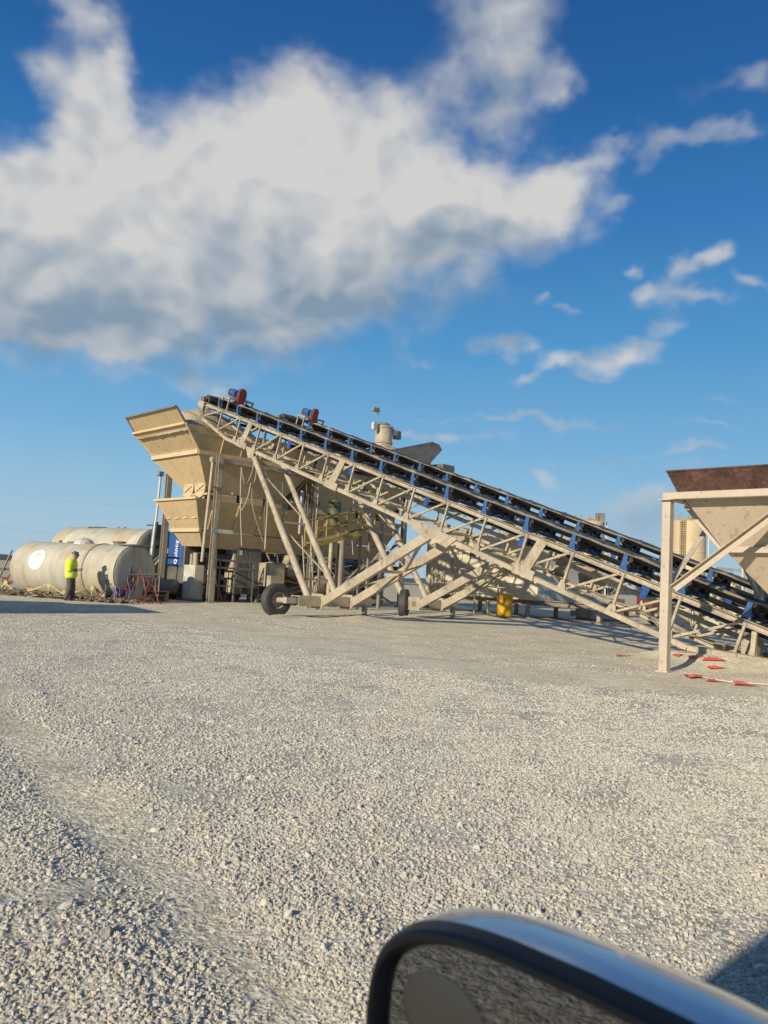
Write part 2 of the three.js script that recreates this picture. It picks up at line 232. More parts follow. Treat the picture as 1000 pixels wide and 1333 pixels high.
// how far the gravel is ground down to fines: 0 loose stone, 1 packed dust
function packed(x, z) {
  const w = perlin.noise(x * 0.9, z * 0.9, 3.3) * 0.22 + perlin.noise(x * 3.1, z * 3.1, 8.3) * 0.1;
  let k = 0.93 * sstep(0.25, 0.06, nearLine(TRACK, x, z) + w * 0.6);
  k = Math.max(k, 0.95 * sstep(1.9, 0.5, nearLine(TRACK2, x, z) + w * 3));
  const d = Math.hypot(x, z);
  const az = Math.atan2(x, -z);
  k = Math.max(k, sstep(17, 30, d + w * 20) * 0.6, sstep(12.6, 16.5, d + w * 9) * 0.86 * sstep(-0.22, 0.0, az + w * 0.3));
  k = Math.max(k, 0.35 * sstep(0.1, 0.42, fbm3(x * 0.35, 1.7, z * 0.35, 3)));
  return clamp(k);
}
const HEAPS = [];   // [x, z, radius, height]
{ const h = (a, b, r, y) => { const p = yard(a, b); HEAPS.push([p.x, p.z, r, y]); };
  h(1.7, 12.6, 1.1, 0.26); h(-1.35, 13.2, 0.55, 0.1); h(4.5, 12.9, 0.7, 0.14); h(-0.2, -0.9, 1.5, 0.2); h(0.3, -2.5, 1.6, 0.24); h(0.1, 0.5, 1.0, 0.16); h(2.2, 21.2, 1.6, 0.14); h(3.4, 20.8, 1.2, 0.1); }
function groundY(x, z) {
  const d = Math.hypot(x, z), fade = sstep(400, 60, d);
  let y = 0.05 * perlin.noise(x * 0.23, z * 0.23, 1.5) * sstep(30, 8, d) + 0.028 * perlin.noise(x * 0.9, z * 0.9, 4.5) * sstep(26, 6, d) + 0.012 * perlin.noise(x * 4.1, z * 4.1, 7.7) * sstep(18, 8, d) + 0.006 * perlin.noise(x * 11, z * 11, 2.2) * sstep(14, 8, d);
  if (d < 16) { const t = nearLine(TRACK, x, z); y += -0.012 * sstep(0.34, 0.1, t) + 0.013 * Math.exp(-((t - 0.46) ** 2) / 0.02); }
  for (const [hx, hz, r, hh] of HEAPS) { const q = Math.hypot(x - hx, z - hz) / r; if (q < 1.6) y += hh * Math.exp(-q * q * 2.2) * (1 + 0.25 * perlin.noise(x * 2.3, z * 2.3, 9)); }
  return y * fade;
}
{
  const axis = (fineLo, fineHi, step, lo, hi) => { const a = []; for (let v = fineLo; v <= fineHi; v += step) a.push(v); let s = step, v = fineLo; while (v > lo) { s *= 1.16; v -= s; a.unshift(v); } s = step; v = a[a.length - 1]; while (v < hi) { s *= 1.16; v += s; a.push(v); } return a; };
  const xs = axis(-8, 9, 0.085, -4000, 4000), zs = axis(-20, 0.5, 0.085, -6000, 900);
  const nx = xs.length, nz = zs.length, pos = new Float32Array(nx * nz * 3), colr = new Float32Array(nx * nz * 3), uv = new Float32Array(nx * nz * 2), idx = [];
  for (let j = 0; j < nz; j++) for (let i = 0; i < nx; i++) {
    const k = j * nx + i, x = xs[i], z = zs[j], d = Math.hypot(x, z); pos.set([x, groundY(x, z), z], k * 3); uv.set([x, z], k * 2);
    const p = packed(x, z), n = fbm3(x * 0.16, 4.2, z * 0.16, 4) + 0.5 * perlin.noise(x * 0.7, z * 0.7, 6.1);
    const dirt = sstep(34, 60, d) * 0.6;   // bare earth beyond the gravelled yard
    const b = 0.86 + 0.12 * n + 0.13 * p;
    colr.set([lerp(lerp(0.98, 1.05, p), 0.72, dirt) * b, lerp(lerp(0.95, 0.99, p), 0.64, dirt) * b, lerp(lerp(0.91, 0.86, p), 0.50, dirt) * b], k * 3);
    if (i && j) { const a = k - nx - 1, c = k - nx, e = k - 1; idx.push(a, e, c, c, e, k); }
  }
  const g = new THREE.BufferGeometry(); g.setAttribute('position', new THREE.BufferAttribute(pos, 3)); g.setAttribute('color', new THREE.BufferAttribute(colr, 3)); g.setAttribute('uv', new THREE.BufferAttribute(uv, 2)); g.setIndex(idx); g.computeVertexNormals();
  const m = new THREE.MeshStandardMaterial({ color: col(0.97, 0.97, 0.97), roughness: 0.96, vertexColors: true, map: rep(groundT, 3.1), bumpMap: rep(groundB, 2.3), bumpScale: 0.012 });
  const o = new THREE.Mesh(g, m); o.name = 'ground'; o.receiveShadow = true; o.castShadow = true; o.userData = { kind: 'structure', label: 'pale crushed limestone ground of the yard', category: 'ground' }; scene.add(o);
}
// loose stones
{
  const r = rng(77), shapes = [];
  for (let k = 0; k < 5; k++) {
    let g = new THREE.IcosahedronGeometry(1, k === 0 ? 1 : 0); g = mergeVertices((() => { g.deleteAttribute('uv'); g.deleteAttribute('normal'); return g; })(), 0.01);
    const p = g.attributes.position; for (let i = 0; i < p.count; i++) { const s = 0.68 + 0.62 * r(); p.setXYZ(i, p.getX(i) * s * 1.15, p.getY(i) * s * 0.78, p.getZ(i) * s); }
    g = g.toNonIndexed(); g.computeVertexNormals(); g.setAttribute('uv', new THREE.BufferAttribute(new Float32Array(g.attributes.position.count * 2), 2)); shapes.push(g);
  }
  const stoneMat = new THREE.MeshStandardMaterial({ color: col(1, 1, 1), roughness: 0.95 });
  const spots = shapes.map(() => []);
  const scatter = (d0, d1, perM2, s0, s1, spread, pw) => {   // stones between two distances from the road edge, over the whole width of the yard in view
    const area = (x) => x, n = Math.round(perM2 * (d1 - d0) * (d0 + d1) / 2 * spread * 2);
    for (let i = 0; i < n; i++) {
      const d = Math.sqrt(lerp(d0 * d0, d1 * d1, r())), t = (r() * 2 - 1) * spread, x = d * Math.sin(t), z = -d * Math.cos(t), k = packed(x, z);
      if (r() < k * 0.97) continue;
      const clump = fbm3(x * 1.3, 9.9, z * 1.3, 3); if (r() > 0.62 + clump * 1.4) continue;
      const s = lerp(s0, s1, Math.pow(r(), pw)) * (1 - 0.35 * k); spots[Math.floor(r() * 5)].push([x, z, s, r()]);
    }
  };
  for (let d = 1.6; d < 34; d *= 1.12) scatter(d, d * 1.12, 11500 * Math.pow(d / 3, -1.7) * sstep(36, 10, d), 0.003 + 0.00045 * d, 0.0112 + 0.00048 * d, lerp(0.8, 0.55, sstep(1.6, 9, d)), 2.0);
  scatter(2.0, 8, 46, 0.014, 0.028, 0.72, 2.5); scatter(8, 20, 4, 0.018, 0.034, 0.6, 2.5);
  const names = ['crushed_stone', 'gravel', 'limestone_chips', 'stone_grit', 'rubble'], labels = ['rounded crushed limestone lying loose over the yard', 'angular pale gravel spread over the yard', 'flat limestone chips scattered over the yard', 'small dusty stone grit scattered over the yard', 'coarse broken rubble stones scattered over the yard'];
  const mx = new THREE.Matrix4(), q = new THREE.Quaternion(), e = new THREE.Euler(), c = new THREE.Color();
  shapes.forEach((g, k) => {
    const im = new THREE.InstancedMesh(g, stoneMat, spots[k].length);
    spots[k].forEach(([x, z, s, t], i) => {
      e.set(r() * 6.28, r() * 6.28, r() * 6.28); q.setFromEuler(e); mx.compose(V(x, groundY(x, z) + s * lerp(0.0, -0.16, sstep(4, 14, Math.hypot(x, z))), z), q, V(s * (0.8 + 0.5 * r()), s * (0.75 + 0.4 * r()), s * (0.8 + 0.5 * r()))); im.setMatrixAt(i, mx);
      const b = 0.44 + 0.13 * t + (r() < 0.06 ? -0.12 : 0), w = r(); im.setColorAt(i, c.setRGB(b * (1.03 + 0.05 * w), b * (0.98 + 0.01 * w), b * (0.87 - 0.11 * w)));
    });
    im.name = names[k]; im.castShadow = im.receiveShadow = true; im.userData = { kind: 'stuff', label: labels[k], category: 'gravel' }; scene.add(im);
  });
}

// ---------------------------------------------------------------- portable conveyors
const INC = 18.5 * RAD, CI = Math.cos(INC), SI = Math.sin(INC);
let BASE = 0.36;
const cv = (a, t, n) => V(a, BASE + t * SI + n * CI, -(t * CI - n * SI));   // along the frame: a across, t up the slope, n square to it
const yv = (a, b, y) => V(a, y, -b);
const UPN = V(0, CI, SI);
function tyre(R, w) {
  const pr = []; const h = w / 2;
  for (const [r, y] of [[0.50, -0.80], [0.62, -0.98], [0.82, -1], [0.93, -0.92], [0.985, -0.78], [1, -0.62], [0.975, -0.56], [0.975, -0.48], [1, -0.42], [1, -0.16], [0.975, -0.1], [0.975, 0.1], [1, 0.16], [1, 0.42], [0.975, 0.48], [0.975, 0.56], [1, 0.62], [0.985, 0.78], [0.93, 0.92], [0.82, 1], [0.62, 0.98], [0.50, 0.80]]) pr.push([r * R, y * h]);
  return lathe(pr, 36);
}
function wheel(parent, name, R, w, m) {   // axis along local y
  const g = new THREE.Group(); g.name = name; parent.add(g);
  part(g, 'tyre', tyre(R, w), M.rubber);
  part(g, 'rim', lathe([[0.0, 0.10 * w], [0.2 * R, 0.10 * w], [0.24 * R, 0.22 * w], [0.42 * R, 0.05 * w], [0.47 * R, 0.34 * w], [0.53 * R, 0.42 * w], [0.53 * R, -0.42 * w], [0.46 * R, -0.3 * w], [0.4 * R, -0.02 * w], [0, -0.02 * w]], 28), m);
  part(g, 'hub', lathe([[0, 0.62 * w], [0.12 * R, 0.6 * w], [0.17 * R, 0.48 * w], [0.19 * R, 0.1 * w]], 20), M.beigeDusty);
  const bolts = []; for (let i = 0; i < 10; i++) { const t = i / 10 * 6.283; bolts.push(new THREE.CylinderGeometry(0.018, 0.018, 0.05, 6).translate(Math.cos(t) * 0.31 * R, 0.16 * w, Math.sin(t) * 0.31 * R)); }
  part(g, 'wheel_nuts', merge(bolts), M.steel);
  return g;
}
const TW = 1.35, TH = 0.95;   // truss width and depth
function makeConveyor(label, a0 = 0, base = 0.36, driveT = 21.55, head = 0, near = [-1.25, -0.98, 0]) {
  BASE = base; const TE = 23.1 + head;
  const g = thing('portable_conveyor', label, 'conveyor', yard(a0, 0), YARD, 'inclined belt conveyors feeding the plant');
  for (const a of [0, TW]) {
    const sgn = a ? -1 : 1;
    part(g, 'top_chord', merge([channel(cv(a, -2.3, TH), cv(a, TE, TH), 0.11, 0.14, 0.014, UPN)]).applyMatrix4(new THREE.Matrix4()), M.beige);
    part(g, 'bottom_chord', merge([angleBar(cv(a, 0, 0), cv(a, 20.6, 0), 0.13, 0.016, UPN, sgn), angleBar(cv(a, 20.6, 0), cv(a, 23.0, 0.42), 0.13, 0.016, UPN, sgn), angleBar(V(a, 0.2, 2.6), cv(a, 0, 0), 0.13, 0.016, UPN, sgn)]), M.beige);
    for (let i = 0; i < 17; i++) {
      const t = -0.98 + 1.495 * i, low = t < 0 ? 0.12 : t > 20.6 ? (t - 20.6) / 2.4 * 0.42 : 0;
      if (t < 23) part(g, 'truss_post', bar(cv(a, t, low), cv(a, t, TH), 0.06, 0.06, UPN), M.beige);
      if (t > 0 && t < 20.6) part(g, 'node_gusset', plate([cv(a - 0.075 * sgn, t - 0.16, 0.0), cv(a - 0.075 * sgn, t + 0.12, 0.0), cv(a - 0.075 * sgn, t + 0.05, 0.17), cv(a - 0.075 * sgn, t - 0.09, 0.17)], 0.012), M.beigeDusty);
      const t2 = t + 1.495, low2 = t2 > 20.6 ? (t2 - 20.6) / 2.4 * 0.42 : 0;
      if (t2 < 23.1) part(g, 'truss_diagonal', bar(cv(a, t2 - 0.1, low2 + 0.02), cv(a, t + 0.1, TH - 0.03), 0.055, 0.055, UPN), M.beige);
    }
    for (const t of [4.3, 12.9, 18.9]) { part(g, 'splice_plate', plate([cv(a - 0.09 * sgn, t + 0.62, 0.0), cv(a - 0.09 * sgn, t + 0.26, 0.0), cv(a - 0.09 * sgn, t + 0.12, 0.45), cv(a - 0.09 * sgn, t - 0.02, TH - 0.02), cv(a - 0.09 * sgn, t + 0.28, TH - 0.02), cv(a - 0.09 * sgn, t + 0.42, 0.45)], 0.025), M.beige); part(g, 'gusset', plate([cv(a - 0.1 * sgn, t + 0.75, 0.12), cv(a - 0.1 * sgn, t + 0.75, -0.14), cv(a - 0.1 * sgn, t + 0.05, -0.14), cv(a - 0.1 * sgn, t + 0.05, 0.12)], 0.03), M.beige); }
    part(g, 'end_plate', plate([cv(a - 0.085 * sgn, TE - 0.2, 0.62), cv(a - 0.085 * sgn, TE - 0.2, TH + 0.06), cv(a - 0.085 * sgn, TE + 0.25, TH + 0.2), cv(a - 0.085 * sgn, TE + 0.3, TH - 0.1)], 0.02), M.beige);
    part(g, 'hinge_plate', plate([cv(a - 0.1 * sgn, 7.2, 0.08), cv(a - 0.1 * sgn, 9.2, 0.08), cv(a - 0.1 * sgn, 9.0, -0.2), cv(a - 0.1 * sgn, 7.5, -0.3)], 0.03), M.beige);
  }
  for (let i = 0; i < 16; i++) {
    const t = -0.98 + 1.495 * i, low = t > 20.6 ? (t - 20.6) / 2.4 * 0.42 : t < 0 ? 0.12 : 0;
    part(g, 'cross_member', bar(cv(0, t, TH - 0.05), cv(TW, t, TH - 0.05), 0.07, 0.07, UPN), M.beigeDusty);
    part(g, 'cross_member', bar(cv(0, t, low + 0.03), cv(TW, t, low + 0.03), 0.08, 0.06, UPN), M.beigeDusty);
    if (i < 15) part(g, 'wind_brace', bar(cv(i % 2 ? 0.05 : TW - 0.05, t + 0.1, low + 0.06), cv(i % 2 ? TW - 0.05 : 0.05, t + 1.4, low + 0.06), 0.06, 0.03, UPN), M.beigeDusty);
  }
  // carrying belt: troughed, a closed skin
  {
    const prof = [[0.17, 1.37], [0.46, 1.235], [0.89, 1.235], [1.18, 1.37]], ts = []; for (let t = -2.2; t <= TE + 0.1; t += 0.365) ts.push(t);
    const pos = [], P = (i, k, dn) => { const sag = 0.012 * Math.sin(ts[i] * 4.2); const fl = ts[i] > TE - 1.6 ? clamp((ts[i] - TE + 1.6) / 1.7) : 0; const n = lerp(prof[k][1], 1.32, fl); return cv(prof[k][0], ts[i], n + sag + dn); }, quad = (a, b, c, d) => { for (const v of [a, b, c, a, c, d]) pos.push(v.x, v.y, v.z); };
    for (let i = 0; i < ts.length - 1; i++) { for (let k = 0; k < 3; k++) { quad(P(i, k, 0.016), P(i, k + 1, 0.016), P(i + 1, k + 1, 0.016), P(i + 1, k, 0.016)); quad(P(i, k, 0), P(i + 1, k, 0), P(i + 1, k + 1, 0), P(i, k + 1, 0)); } for (const k of [0, 3]) quad(P(i, k, 0), P(i, k, 0.016), P(i + 1, k, 0.016), P(i + 1, k, 0)); }
    const b = new THREE.BufferGeometry(); b.setAttribute('position', new THREE.Float32BufferAttribute(pos, 3)); b.computeVertexNormals(); part(g, 'belt', b, M.belt);
    part(g, 'return_belt', bar(cv(TW / 2, -2.0, 0.74), cv(TW / 2, TE - 0.2, 0.80), 0.95, 0.016, UPN), M.belt);
    // aggregate riding on the belt
    const q = []; const rr = rng(5), ld = []; for (let t = -2; t < TE - 0.3; t += 0.31) q.push(t);
    const lp = [], L = (i, k) => { const w = [-0.34, -0.16, 0, 0.16, 0.34][k], hgt = [0.03, 0.11, 0.15, 0.11, 0.03][k]; const n1 = perlin.noise(q[i] * 2.1, k * 1.7, 3); return cv(TW / 2 + w, q[i], 1.25 + hgt * (0.75 + 0.6 * n1) + Math.abs(w) * 0.1); };
    for (let i = 0; i < q.length - 1; i++) for (let k = 0; k < 4; k++) for (const v of [L(i, k), L(i, k + 1), L(i + 1, k + 1), L(i, k), L(i + 1, k + 1), L(i + 1, k)]) lp.push(v.x, v.y, v.z);
    const lg = new THREE.BufferGeometry(); lg.setAttribute('position', new THREE.Float32BufferAttribute(lp, 3)); lg.computeVertexNormals(); part(g, 'aggregate_load', lg, M.gravel);
  }
  // troughing idlers
  const rollG = new THREE.CylinderGeometry(0.075, 0.075, 0.44, 12).rotateZ(Math.PI / 2), stand = merge([bar(V(-0.60, 0.0, 0), V(0.60, 0, 0), 0.13, 0.05), plate([V(-0.62, -0.05, -0.12), V(-0.62, -0.05, 0.12), V(-0.70, 0.2, 0.08), V(-0.71, 0.38, 0.06), V(-0.71, 0.38, -0.05), V(-0.70, 0.2, -0.06)], 0.03), plate([V(0.62, -0.05, -0.12), V(0.62, -0.05, 0.12), V(0.70, 0.2, 0.08), V(0.71, 0.38, 0.06), V(0.71, 0.38, -0.05), V(0.70, 0.2, -0.06)], 0.03), plate([V(-0.24, 0, -0.05), V(-0.24, 0, 0.05), V(-0.24, 0.16, 0.04), V(-0.24, 0.16, -0.04)], 0.02), plate([V(0.24, 0, -0.05), V(0.24, 0, 0.05), V(0.24, 0.16, 0.04), V(0.24, 0.16, -0.04)], 0.02)]);
  metreUV(stand); const rollUV = metreUV(rollG);
  for (let k = 0; k < 16; k++) {
    const t = -0.94 + 1.52 * k, id = new THREE.Group(); id.name = 'idler'; g.add(id); id.position.copy(cv(TW / 2, t, TH + 0.07)); id.rotation.x = -0 + INC;
    const b = new THREE.Mesh(metreUV(stand.clone()), M.blueSteel); b.name = 'bracket'; b.castShadow = b.receiveShadow = true; id.add(b);
    for (const [x, y, tilt] of [[0, 0.115, 0], [-0.44, 0.175, -0.42], [0.44, 0.175, 0.42]]) { const o = new THREE.Mesh(rollUV, M.roller); o.name = 'roller'; o.position.set(x, y + 0.02, tilt ? 0.1 : -0.0); o.rotation.z = tilt; o.castShadow = o.receiveShadow = true; id.add(o); }
  }
  for (let k = 0; k < 6; k++) {
    const t = 1.4 + 3.75 * k, id = new THREE.Group(); id.name = 'return_idler'; g.add(id);
    part(id, 'roller', tube(cv(0.12, t, 0.66), cv(TW - 0.12, t, 0.66), 0.065), M.roller);
    for (const a of [0.05, TW - 0.05]) part(id, 'hanger', plate([cv(a, t - 0.11, TH - 0.1), cv(a, t + 0.11, TH - 0.1), cv(a, t + 0.07, 0.56), cv(a, t - 0.07, 0.56)], 0.03), M.blue);
  }
  // pulleys
  part(g, 'head_pulley', tube(cv(0.16, TE + 0.05, 1.12), cv(TW - 0.16, TE + 0.05, 1.12), 0.22, 0.22, 20), M.rubber);
  part(g, 'tail_pulley', tube(cv(0.16, -2.2, 1.02), cv(TW - 0.16, -2.2, 1.02), 0.2, 0.2, 20), M.rubber);
  for (const a of [-0.03, TW + 0.03]) part(g, 'bearing', rboxAt(cv(a, TE + 0.05, 1.12), 0.14, 0.2, 0.24), M.steel);
  // drive on top of the frame near the head
  const dr = new THREE.Group(); dr.name = 'drive_unit'; g.add(dr); dr.position.copy(cv(TW / 2, driveT, 1.5)); dr.rotation.x = INC; dr.scale.setScalar(0.82);
  part(dr, 'motor_base', merge([rbox(0, 0.05, 0, 1.5, 0.08, 0.75, 0.015), box(-0.7, -0.28, 0.3, 0.07, 0.6, 0.07), box(0.7, -0.28, 0.3, 0.07, 0.6, 0.07), box(-0.7, -0.28, -0.3, 0.07, 0.6, 0.07), box(0.7, -0.28, -0.3, 0.07, 0.6, 0.07)]), M.beigeDusty);
  { const fins = [new THREE.CylinderGeometry(0.19, 0.19, 0.5, 18).rotateX(Math.PI / 2)]; for (let i = 0; i < 12; i++) fins.push(box(0, 0.2, 0, 0.012, 0.04, 0.42).applyMatrix4(new THREE.Matrix4().makeRotationZ(i / 12 * 6.283))); fins.push(box(0.2, 0.05, 0.05, 0.14, 0.16, 0.18)); part(dr, 'motor', merge(fins).translate(-0.1, 0.31, -0.32), M.blueSteel); }
  part(dr, 'fan_cover', lathe([[0, 0.13], [0.15, 0.13], [0.2, 0.09], [0.2, -0.02]], 18).rotateX(-Math.PI / 2).translate(-0.1, 0.31, -0.62), M.grey);
  part(dr, 'gear_reducer', merge([rbox(0.1, 0.26, 0.05, 0.42, 0.42, 0.34, 0.04), new THREE.CylinderGeometry(0.12, 0.12, 0.3, 14).rotateX(Math.PI / 2).translate(0.1, 0.36, -0.1)]), M.blueSteel);
  { const s = new THREE.Shape(); s.absarc(0, 0.36, 0.19, 0, Math.PI); s.absarc(-0.02, -0.06, 0.16, Math.PI, 2 * Math.PI); part(dr, 'belt_guard', new THREE.ExtrudeGeometry(s, { depth: 0.13, bevelEnabled: true, bevelSize: 0.025, bevelThickness: 0.025, bevelSegments: 2 }).translate(-0.1, 0.1, 0.3), M.red); }
  part(dr, 'guard_bracket', merge([box(-0.3, 0.02, 0.3, 0.06, 0.3, 0.2), box(0.1, 0.02, 0.3, 0.06, 0.3, 0.2)]), M.red);
  // undercarriage
  for (const a of [0, TW]) {
    part(g, 'support_leg', merge([tube(yv(a, 17.72, 6.22), yv(a, 15.6, 3.38), 0.105, 0.105, 14), tube(yv(a, 15.7, 3.5), yv(a, 13.45, 0.5), 0.125, 0.125, 14)]), M.beige);
    part(g, 'leg_bracket', plate([yv(a + (a ? 0.1 : -0.1), 17.95, 6.38), yv(a + (a ? 0.1 : -0.1), 17.3, 6.16), yv(a + (a ? 0.1 : -0.1), 17.45, 5.85), yv(a + (a ? 0.1 : -0.1), 17.75, 5.9)], 0.03), M.beige);
    part(g, 'swing_arm', bar(yv(a, 12.75, 0.55), yv(a, 7.6, 3.02), 0.14, 0.29, V(0, 1, 0)), M.beige);
  }
  const onLeg = (a, k) => yv(a, lerp(13.45, 17.72, k), lerp(0.5, 6.22, k));
  for (const k of [0.14, 0.5, 0.88]) part(g, 'leg_strut', bar(onLeg(0, k), onLeg(TW, k), 0.07, 0.07), M.beige);
  part(g, 'leg_brace', tube(onLeg(0, 0.86), onLeg(TW, 0.52), 0.035), M.beige); part(g, 'leg_brace', tube(onLeg(0, 0.48), onLeg(TW, 0.16), 0.035), M.beige);
  part(g, 'arm_strut', bar(yv(0, 10.3, 1.7), yv(TW, 10.3, 1.7), 0.1, 0.1), M.beige); part(g, 'arm_brace', bar(yv(0.05, 8.3, 2.66), yv(TW - 0.05, 10.2, 1.74), 0.09, 0.05), M.beigeDusty); part(g, 'arm_brace', bar(yv(0.05, 12.2, 0.8), yv(TW - 0.05, 10.4, 1.66), 0.09, 0.05), M.beigeDusty);
  { // hollow axle beam, open at its ends
    const t = 0.03, a0 = near[1], a1 = 2.35, m = (a0 + a1) / 2, l = a1 - a0;
    part(g, 'axle_beam', merge([box(m, 0.57 + 0.17 - t / 2, -13.05, l, t, 0.46), box(m, 0.57 - 0.17 + t / 2, -13.05, l, t, 0.46), box(m, 0.57, -13.05 + 0.23 - t / 2, l, 0.34 - 2 * t, t), box(m, 0.57, -13.05 - 0.23 + t / 2, l, 0.34 - 2 * t, t), box(a0 + 0.3, 0.57, -13.05, 0.02, 0.28, 0.4)]), M.beige);
    part(g, 'beam_flange', merge([box(0, 0.57, -13.05, 0.06, 0.5, 0.62), box(TW, 0.57, -13.05, 0.06, 0.5, 0.62)]), M.beige);
  }
  part(g, 'outrigger_foot', merge([box(1.95, 0.2, -12.75, 0.14, 0.4, 0.14), box(1.95, 0.02, -12.75, 0.45, 0.05, 0.45)]), M.beige);
  const w1 = wheel(g, 'wheel', 0.56, 0.32, M.beigeDusty); w1.position.copy(yv(near[0], 13.72, 0.545)); w1.rotation.order = 'YXZ'; w1.rotation.set(Math.PI / 2, near[2], 0);
  part(g, 'axle_stub', tube(yv(near[0], 13.0, 0.57), yv(near[0], 13.7, 0.545), 0.1, 0.1, 14), M.beigeDusty); part(g, 'axle_stub', bar(yv(near[0] - 0.15, 13.05, 0.57), yv(near[1] + 0.08, 13.05, 0.57), 0.2, 0.2), M.beigeDusty);
  // tail legs
  for (const a of [0.05, TW - 0.05]) part(g, 'tail_leg', bar(cv(a, -1.2, TH - 0.1), V(a, 0.02, 1.35), 0.1, 0.1), M.beige);
  part(g, 'tail_box', rbox(1.0, 0.32, 1.0, 0.4, 0.62, 0.35, 0.02), M.beigeDusty);
  return g;
}
function rboxAt(p, w, h, d) { return rbox(0, 0, 0, w, h, d, 0.02).translate(p.x, p.y, p.z); }
makeConveyor('near inclined belt conveyor with beige truss, drive at its head above the tan bin');
makeConveyor('far inclined belt conveyor running parallel behind the near one', 4.85, 0.22, 22.75, 1.2, [0.12, 0.62, 0.6]);

// ---------------------------------------------------------------- batch plant with aggregate bins
{
  const g = thing('batch_plant', 'tan steel batch plant with flared aggregate bins on columns at the conveyor heads', 'batch plant', yard(0, 21), YARD);
  const p = (a, b, y) => V(a, y, -(b - 21));
  const bn = 21.5, bf = 25.45, A1 = 13.4;
  // flared end towards the sun
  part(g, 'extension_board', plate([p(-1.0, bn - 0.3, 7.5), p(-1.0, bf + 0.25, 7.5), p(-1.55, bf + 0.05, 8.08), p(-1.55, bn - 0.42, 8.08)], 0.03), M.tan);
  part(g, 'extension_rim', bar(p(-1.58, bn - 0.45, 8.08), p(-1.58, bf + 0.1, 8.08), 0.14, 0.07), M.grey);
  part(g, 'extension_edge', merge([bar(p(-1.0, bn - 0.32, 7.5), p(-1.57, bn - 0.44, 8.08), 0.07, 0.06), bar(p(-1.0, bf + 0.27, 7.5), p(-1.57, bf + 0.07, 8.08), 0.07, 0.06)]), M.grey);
  part(g, 'end_panel', plate([p(-0.1, bn, 6.5), p(-0.1, bf, 6.5), p(-1.02, bf + 0.34, 7.48), p(-1.02, bn - 0.34, 7.48)], 0.03), M.tan);
  part(g, 'end_rim', bar(p(-1.06, bn - 0.36, 7.47), p(-1.06, bf + 0.36, 7.47), 0.13, 0.09), M.tanLight);
  part(g, 'corner_angle', merge([bar(p(-0.1, bn - 0.02, 6.5), p(-1.03, bn - 0.36, 7.48), 0.1, 0.09), bar(p(-0.1, bf + 0.02, 6.5), p(-1.03, bf + 0.36, 7.48), 0.1, 0.09)]), M.tanLight);
  part(g, 'lower_rim', bar(p(-0.16, bn - 0.06, 6.45), p(-0.16, bf + 0.08, 6.45), 0.12, 0.2), M.tanLight);
  for (let i = 0; i < 4; i++) part(g, 'seam_lap', bar(p(-0.235, bn + 0.25 + i * 1.02, 6.56), p(-0.235, bn + 1.15 + i * 1.02, 6.59), 0.035, 0.035), M.tan);
  part(g, 'funnel_end', plate([p(0.75, 22.0, 4.85), p(0.75, 23.75, 4.85), p(-0.08, bf, 6.36), p(-0.08, bn, 6.36)], 0.03), M.tan);
  for (let i = 0; i < 2; i++) {   // clam gates
    const b0 = 22.3 + i * 0.98; const sh = [p(0.62, b0 + 0.45, 4.92)]; for (let k = 0; k <= 8; k++) { const t = Math.PI * k / 8; sh.push(p(0.60, b0 + 0.42 * Math.cos(t), 4.95 + (t > 0 && t < Math.PI ? 0.30 * Math.sin(t) : 0) + 0.0)); }
    part(g, 'clam_gate', merge([tube(p(0.54, b0, 4.98), p(0.62, b0, 4.98), 0.42, 0.42, 22), box(0.6, 4.8, -(b0 - 21), 0.06, 0.3, 0.62), ...[-0.2, 0.05, 0.22].map((d, k) => tube(p(0.5, b0 + d, 4.9 + 0.12 * k), p(0.56, b0 + d, 4.9 + 0.12 * k), 0.03, 0.03, 6)), bar(p(0.5, b0 - 0.3, 5.1), p(0.5, b0 + 0.25, 4.85), 0.03, 0.05)]), M.tanLight);
  }
  part(g, 'gate_frame', merge([bar(p(0.62, 21.7, 4.72), p(0.62, 23.8, 4.72), 0.12, 0.1), bar(p(0.62, 21.7, 4.72), p(1.6, 21.7, 4.72), 0.1, 0.1)]), M.tan);
  // long sides: two bins
  const side = (b, sg) => { for (const [a0, a1, yT] of [[-0.1, 6.1, 7.48], [6.3, A1, 7.9]]) {
    part(g, 'side_panel', plate([p(a0, b, 6.42), p(a1, b, 6.42), p(a1 + (a1 > 10 ? 0.7 : 0), b - sg * 0.36, yT), p(a0 - (a0 < 0 ? 0.93 : 0), b - sg * 0.36, yT)], 0.03), M.tan);
    part(g, 'side_rim', bar(p(a0 - 0.05, b - sg * 0.05, 6.43), p(a1 + 0.05, b - sg * 0.05, 6.43), 0.12, 0.18), M.tan);
    part(g, 'funnel_side', plate([p(a0, b, 6.34), p(a1, b, 6.34), p(a1 - 1.4, sg > 0 ? 22.0 : 23.75, 4.85), p(a0 + 0.85, sg > 0 ? 22.0 : 23.75, 4.85)], 0.03), M.tan);
    for (let i = 1; i < 6; i++) { const a = lerp(a0, a1, i / 6); part(g, 'stiffener', bar(p(a, b - sg * 0.06, 6.5), p(a, b - sg * 0.38, yT - 0.05), 0.07, 0.07), M.tan); }
  } };
  side(bn, 1); side(bf, -1);
  for (const a of [6.1, 6.3, A1]) part(g, 'bin_divider', plate([p(a, bn, 6.4), p(a, bf, 6.4), p(a + (a > 10 ? 0.7 : 0), bf, 7.6), p(a + (a > 10 ? 0.7 : 0), bn, 7.6)], 0.03), M.tan);
  for (const a of [5.2, 7.2, A1 - 0.9]) part(g, 'funnel_end', plate([p(a === 7.2 ? 6.3 : a === 5.2 ? 6.1 : A1, bn, 6.36), p(a === 7.2 ? 6.3 : a === 5.2 ? 6.1 : A1, bf, 6.36), p(a, 23.75, 4.85), p(a, 22.0, 4.85)], 0.03), M.tan);
